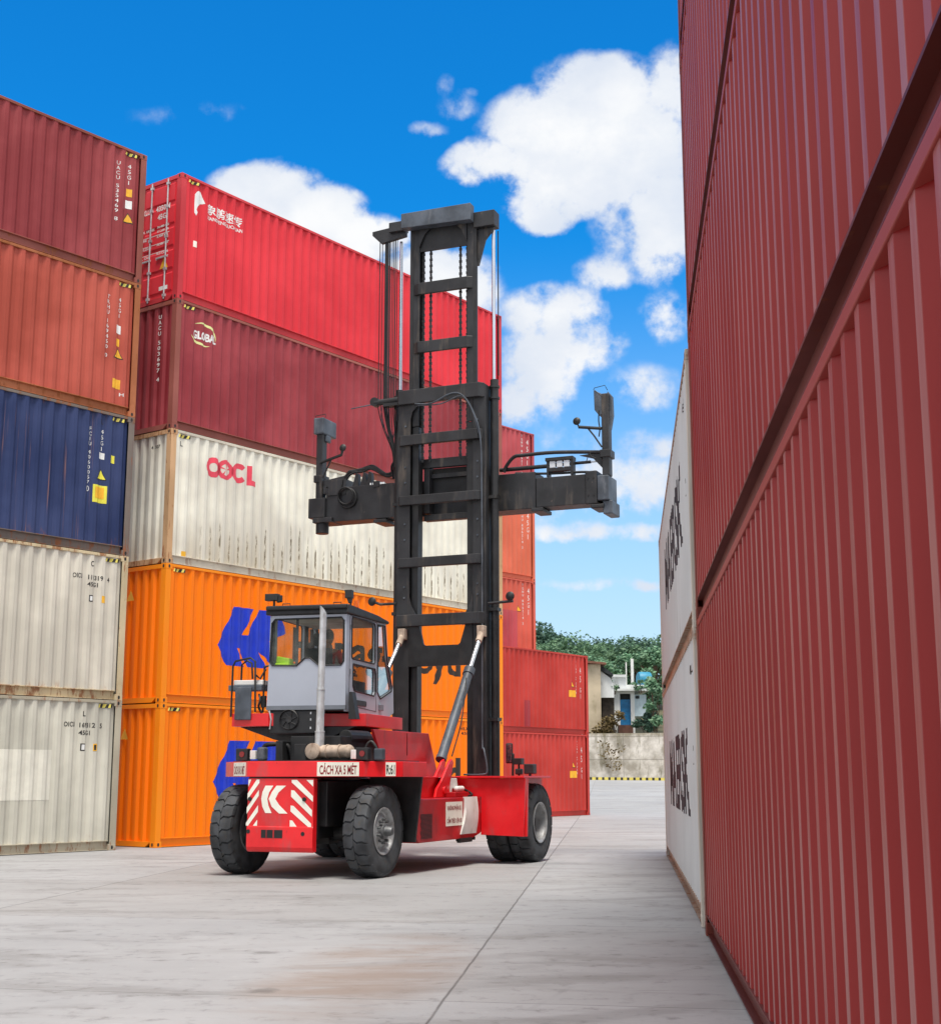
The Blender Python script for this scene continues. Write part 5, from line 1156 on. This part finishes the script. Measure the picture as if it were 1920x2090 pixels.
col = T.mix(T.m('MULTIPLY', T.m('MAXIMUM', T.step(jz, .03, .0), T.step(jx, .012, .0)), .6), col, (.12, .11, .09))
finish(T, bsdf(T, col, .9, bump=n3, bstr=.5)); wall = mb.build('retaining_wall', m)
tag(wall, 'stained concrete retaining wall below the houses, behind the striped kerb', 'retaining wall')
# kerb painted yellow and black
kerb = thing('kerb', 'low kerb painted in yellow and black blocks along the concrete wall', 'kerb', wpos(0, 1.9, 0))
my = plain('kerb_yellow', 'd8c860', .7, 0, .08, dirt='b8a860'); mk_ = plain('kerb_black', '2a2823', .8, 0, .1)
ky, kk = MB(), MB(); nblk = int(LW/.47)
for i in range(nblk):
    p, q = wd_*(i*.47), wd_*((i+1)*.47); yv = wpos(i*.47, 1.9).y; zb = gz_at(yv)
    for (mbb, f0, f1) in ((ky, 0, .62), (kk, .62, 1)):
        a, b = p+(q-p)*f0, p+(q-p)*f1; c_, d_ = b-wn*.25, a-wn*.25
        hh = .20 if mbb is ky else .195
        mbb.add([(a.x, a.y, zb-.05), (b.x, b.y, zb-.05), (c_.x, c_.y, zb-.05), (d_.x, d_.y, zb-.05), (a.x, a.y, zb+hh), (b.x, b.y, zb+hh), (c_.x, c_.y, zb+hh), (d_.x, d_.y, zb+hh)], [(0,1,5,4),(1,2,6,5),(2,3,7,6),(3,0,4,7),(4,5,6,7)])
ky.build('kerb_body', my, kerb); tag(kk.build('painted_blocks', mk_, kerb), kind='stuff')
# hill behind
m, T = newmat('hill_soil'); c0 = T.n('ShaderNodeTexCoord').outputs['Object']; col = T.mix(T.noise(c0, .4, 5), (.05, .07, .025), (.16, .13, .08)); finish(T, bsdf(T, col, .95))
mb = MB(); rows = [(-.59, 4.5), (-3, 4.5), (-14, 4.6), (-30, 6.5), (-60, 10.5), (-110, 13), (-260, 15)]
nx_ = 15
for off, z in rows:
    for i in range(nx_):
        p = wpos(-110+i*(LW+220)/(nx_-1), off); mb.v.append((p.x, p.y, z+.4*math.sin(i*1.7+off)*(1 if off < -10 else 0)))
for j in range(len(rows)-1):
    for i in range(nx_-1): mb.f.append([j*nx_+i, j*nx_+i+1, (j+1)*nx_+i+1, (j+1)*nx_+i]); mb.mi.append(0)
tag(mb.build('hill', m, smooth=60), kind='structure')
# houses above the wall
M_PLB = plain('beige_plaster', 'b9ab93', .9, 0, .1, scale=.7, dirt='8f8468'); M_PLW = plain('white_plaster', 'd9dcdc', .85, 0, .06, scale=.8, dirt='a8aba8'); M_ROOFB = plain('brown_roof', '7a5342', .9, 0, .15); M_BLUED = plain('blue_door', '0d74ac', .5, 0, .12); M_DARK = plain('dark_opening', '1c2326', .7, 0, .1); M_PALEB = plain('pale_blue_wall', 'b3c6cf', .8, 0, .06)
Yb = 112.6
hs_ = thing('house', 'plain beige plastered building rising above the concrete wall beside the coral red containers', 'house', (xw(1180, Yb), Yb, 4.5))
def HB(mb, px0, px1, py0, py1, Y, dep, org):
    return mb.box(xw(px0, Y)-org[0], xw(px1, Y)-org[0], Y-org[1], Y+dep-org[1], zw(py1, Y)-org[2], zw(py0, Y)-org[2])
og = hs_.location
mb = MB(); HB(mb, 1130, 1229, 1356, 1500, Yb, 6, og); mb.build('wall', M_PLB, hs_)
mb = MB(); x0_, x1_ = xw(1125, Yb)-og[0], xw(1240, Yb)-og[0]; z0_ = zw(1356, Yb)-og[2]; mb.prism([(x0_, z0_+.35), (x1_, z0_-.05), (x1_, z0_+.12), (x0_, z0_+.55)], 'y', -.4, 6.2); mb.build('roof', M_ROOFB, hs_)
Yc = 116
h2 = thing('house', 'white house with a blue door and flat roof between the plants above the concrete wall', 'house', (xw(1290, Yc), Yc, 4.5)); og = h2.location
mb = MB(); HB(mb, 1255, 1268, 1410, 1496, Yc, 5, og); HB(mb, 1290, 1298, 1410, 1500, Yc, 5, og); HB(mb, 1268, 1290, 1410, 1416, Yc, 5, og); HB(mb, 1252, 1281, 1381, 1409, Yc+.5, 4, og); HB(mb, 1281, 1322, 1398, 1409, Yc+.5, 4, og); mb.build('wall', M_PLW, h2)
mb = MB(); HB(mb, 1298, 1322, 1418, 1462, Yc, 5, og); mb.build('side_room', M_PALEB, h2)
mb = MB(); HB(mb, 1252, 1330, 1406, 1410, Yc-.5, 6, og); HB(mb, 1250, 1283, 1377, 1382, Yc+.2, 5, og); mb.build('flat_roof', M_PLW, h2)
mb = MB(); HB(mb, 1268.5, 1289.5, 1428, 1480, Yc+.3, .1, og); dr_ = mb.build('door', M_BLUED, h2)
mb = MB(); HB(mb, 1268.5, 1289.5, 1416, 1496, Yc+.5, .1, og); mb.build('doorway', M_DARK, h2)
mb = MB(); HB(mb, 1256, 1268, 1402, 1408, Yc+.44, .1, og); mb.build('window', M_DARK, h2); 
mb = MB(); HB(mb, 1300, 1308, 1420, 1426, Yc-.06, .1, og); mb.build('window', M_DARK, h2)
mb = MB(); HB(mb, 1264, 1294, 1480, 1500, Yc-.6, 1.2, og); mb.build('doorstep', plain('doorstep_brown', '5a3d33', .9), h2)
Yd = 113.5
h3 = thing('gable_shed', 'small white gabled shed with a dark roof edge next to the beige building', 'shed', (xw(1240, Yd), Yd, 4.5)); og = h3.location
mb = MB(); P_ = lambda a, b: (xw(a, Yd)-og[0], zw(b, Yd)-og[2]); mb.prism([P_(1228, 1424), P_(1256, 1424), P_(1256, 1402), P_(1250, 1385), P_(1230, 1370), P_(1228, 1372)], 'y', 0, 3); mb.build('wall', M_PLW, h3)
mb = MB(); mb.prism([P_(1228, 1366), P_(1232, 1360), P_(1254, 1376), P_(1254, 1381), P_(1231, 1370)], 'y', -.3, 3.2); mb.build('roof', M_DARK, h3)
mb = MB(); HB(mb, 1231, 1256, 1424, 1500, Yd+.4, 2, og); mb.build('open_store', plain('shed_dark', '3a332c', .95, 0, .2), h3)
# water tank and poles
wt = MB(); Y_ = 118; 
wt.lathe([(0, .75), (.25, .7), (.62, .55), (.68, .45), (.68, -.35), (.62, -.5), (0, -.5)], (0, 0, 0), (1, .2, 0), 18); o = wt.build('water_tank', plain('tank_blue', '2d86a6', .5, 0, .08), smooth=40); o.location = (xw(1318, Y_), Y_, zw(1388, Y_)); tag(o, 'blue barrel water tank among the leaves beside the white house roof', 'water tank')
for px_, tp, bt, lab in ((1282, 1352, 1400, 'thin pale pole standing left of its thicker neighbour behind the white house'), (1294.5, 1345, 1400, 'thicker pale pole closer to the blue water tank')):
    mb = MB(); r_ = .05 if px_ < 1290 else .13; mb.cyl((0, 0, 0), (0, 0, zw(tp, 119)-4.6), r_, 8)
    o = mb.build('pole', M_WHITE); o.location = (xw(px_, 119), 119, 4.6); tag(o, lab, 'pole', 'poles behind the white house')
# foliage
def leafmat(name, c1, c2, c3):
    m, T = newmat(name); oi = T.n('ShaderNodeNewGeometry'); c0 = T.n('ShaderNodeTexCoord').outputs['Object']; n = T.noise(c0, .9, 4); rnd = oi.outputs['Random Per Island']
    col = T.mix(T.step(n, .35, .65), lin(c1), lin(c2)); col = T.mix(T.m('MULTIPLY', rnd, .55), col, lin(c3))
    b = bsdf(T, col, .6, spec=.3); tr = T.n('ShaderNodeBsdfTranslucent', col); mx = T.n('ShaderNodeMixShader', .25, b.outputs[0], tr.outputs[0]); T.n('ShaderNodeOutputMaterial', mx.outputs[0]); return m
L1 = leafmat('leaves_dark_hazed', '34504a', '48695a', '6c8c74'); L2 = leafmat('leaves_mid_hazed', '406050', '5a7f60', '86a67c'); L3 = leafmat('leaves_bright_hazed', '44705a', '6c9a78', 'a9c6a0'); L4 = leafmat('leaves_dry', '4a3c28', '6b5a38', '9a8a5c')  # greens greyed toward blue, distance haze put into the leaf colour
BARK = plain('bark', '5a4a3c', .95, 0, .2)
def leaves(rng, clumps, n, size, flatn=.6):
    mb = MB(); tot = sum(c[3]**2 for c in clumps)
    for (cx, cy, cz, r_) in clumps:
        for _ in range(int(n*r_*r_/tot)):
            while True:
                d = Vector((rng.gauss(0, 1), rng.gauss(0, 1), rng.gauss(0, 1)))
                if d.length > .1: break
            d.normalize(); rad = r_*(rng.random()**.45)*(1+.18*math.sin(d.x*5+d.z*4)); p = Vector((cx, cy, cz))+Vector((d.x*rad, d.y*rad, d.z*rad*.72))
            a = Vector((rng.uniform(-1, 1), rng.uniform(-1, 1), rng.uniform(-.5, .5))).normalized(); nn = (d*.6+Vector((rng.uniform(-1, 1), rng.uniform(-1, 1), rng.uniform(0, 1)))).normalized(); b = nn.cross(a).normalized()
            s = size*rng.uniform(.6, 1.3)
            mb.add([p-a*s*.5, p+b*s*.28, p+a*s*.6, p-b*s*.28], [(0, 1, 2, 3)])
    return mb
def tree_proto(seed, h, spread, mat, n, size):
    rng = random.Random(seed); cl = []; tb = MB()
    tb.tube([(0, 0, -.5), (.1, .05, h*.25), (rng.uniform(-.3, .3), 0, h*.5), (rng.uniform(-.5, .5), .2, h*.78)], .22, 8, sub=3)
    for k in range(11):
        a = k*2.4+rng.uniform(-.4, .4); rr_ = spread*rng.uniform(.25, .85); zz = h*rng.uniform(.42, .92)
        e = (rr_*math.cos(a), rr_*math.sin(a), zz); cl.append((*e, spread*rng.uniform(.17, .36)))
        tb.tube([(0, 0, zz*.55), (e[0]*.5, e[1]*.5, zz*.8), e], .07, 5, sub=2)
    cl.append((0, 0, h*.9, spread*.4))
    lf = leaves(rng, cl, n, size); return tb, lf
protos = []
for sd, h, spd, mt in ((1, 11, 5.2, L1), (2, 9, 5.6, L2), (3, 12, 4.6, L1), (4, 7.5, 3.4, L3)):
    tb, lf = tree_proto(sd, h, spd, mt, 4200, .40); protos.append((tb.mesh('trunk', BARK, 60), lf.mesh('crown', mt), h))
def tree(k, px_, py_top, Y, label, rz, sc_=1.0, cat='tree', group='trees on the hill behind the yard'):
    tm, cm_, h = protos[k]; r_ = bpy.data.objects.new('tree', None); C.objects.link(r_)
    zt_ = zw(py_top, Y); r_.location = (xw(px_, Y), Y, zt_-h*sc_*1.02); r_.rotation_euler = (0, 0, rz); r_.scale = (sc_,)*3
    mk('trunk', tm, r_); mk('crown', cm_, r_); tag(r_, label, cat, group)
for a in ((0, 1100, 1268, 146, 'tall dark tree rising right beside the tall far stack, leftmost of the trees', .3, 1.0), (2, 1140, 1288, 150, 'dark tree with a ragged top, second from the left above the coral red containers', 1.2, 1.0), (1, 1172, 1302, 142, 'wide green tree behind the right half of the coral red containers', 2.2, 1.0),
          (0, 1205, 1304, 155, 'dark rounded tree above the beige building', 3.0, 1.0), (1, 1242, 1318, 148, 'broad tree above the white shed with a low spreading crown', 4.1, 1.05), (2, 1278, 1312, 152, 'dark green tree straight behind the pale poles', 5.0, 1.0), (0, 1318, 1304, 147, 'dark tree above the blue water tank', .9, .95),
          (1, 1375, 1296, 150, 'tree whose crown is mostly hidden by the pale grey containers', 1.9, 1.0), (1, 1120, 1318, 133, 'lower leafy tree in front of the tall dark ones, beside the tall far stack', 2.7, .9), (3, 1190, 1335, 130, 'low bright green tree just above the coral red containers', 3.6, .9),
          (3, 1232, 1345, 130, 'low bright tree touching the roof of the white shed', .4, .95), (3, 1338, 1322, 124, 'bright feathery tree right against the pale grey containers', 2.4, .9), (1, 1050, 1290, 150, 'tree hidden behind the tall far stack', 1.4, 1.0), (3, 1306, 1335, 128, 'light green tree behind the poles and water tank', 5.5, .8)): tree(*a)
def shrub(px_, pyc, Y, rx, rz_, mat, n, size, label, name='shrub', group=None, seed=1):
    rng = random.Random(seed); cl = []
    for k in range(7): cl.append((rng.uniform(-rx, rx)*.7, rng.uniform(-.4, .4), rng.uniform(-rz_, rz_)*.7, min(rx, rz_)*rng.uniform(.4, .7)))
    r_ = thing(name, label, 'shrub', (xw(px_, Y), Y, zw(pyc, Y)-rz_), 0, group)
    lf = leaves(rng, [(a, b, c_+rz_, d) for a, b, c_, d in cl], n, size); lf.build('foliage', mat, r_)
    st = MB()
    if 'creeper' in label: return
    for a, b, c_, d in cl: st.tube([(a*.3, 0, -.2), (a*.6, b*.5, (c_+rz_)*.5), (a, b, c_+rz_)], .03, 5, sub=2)
    st.build('stems', BARK, r_)
shrub(1340, 1432, 110, .95, 2.2, L3, 1500, .3, 'leafy green shrub hanging against the pale grey containers above the wall', seed=3)
shrub(1322, 1470, 111, 1.1, .8, L1, 700, .3, 'dark low bush under the pale blue side room', seed=5)
shrub(1246, 1478, 111.5, 1.1, 1.3, L4, 800, .28, 'dry brown bush in front of the open shed store', seed=7)
shrub(1258, 1400, 114, .6, .5, L2, 200, .25, 'small green bush on the shed roof corner', seed=8)
shrub(1256, 1540, 106.9, 1.2, 1.4, L4, 210, .22, 'sparse dry creeper hanging down the middle of the concrete wall', seed=9)
shrub(1312, 1398, 115.5, 1.0, .45, L3, 260, .28, 'pale leafy bush over the flat roof of the white house', seed=11)
shrub(1216, 1496, 110, .8, .35, L4, 200, .25, 'dry tuft on top of the wall beside the coral red containers', seed=12)
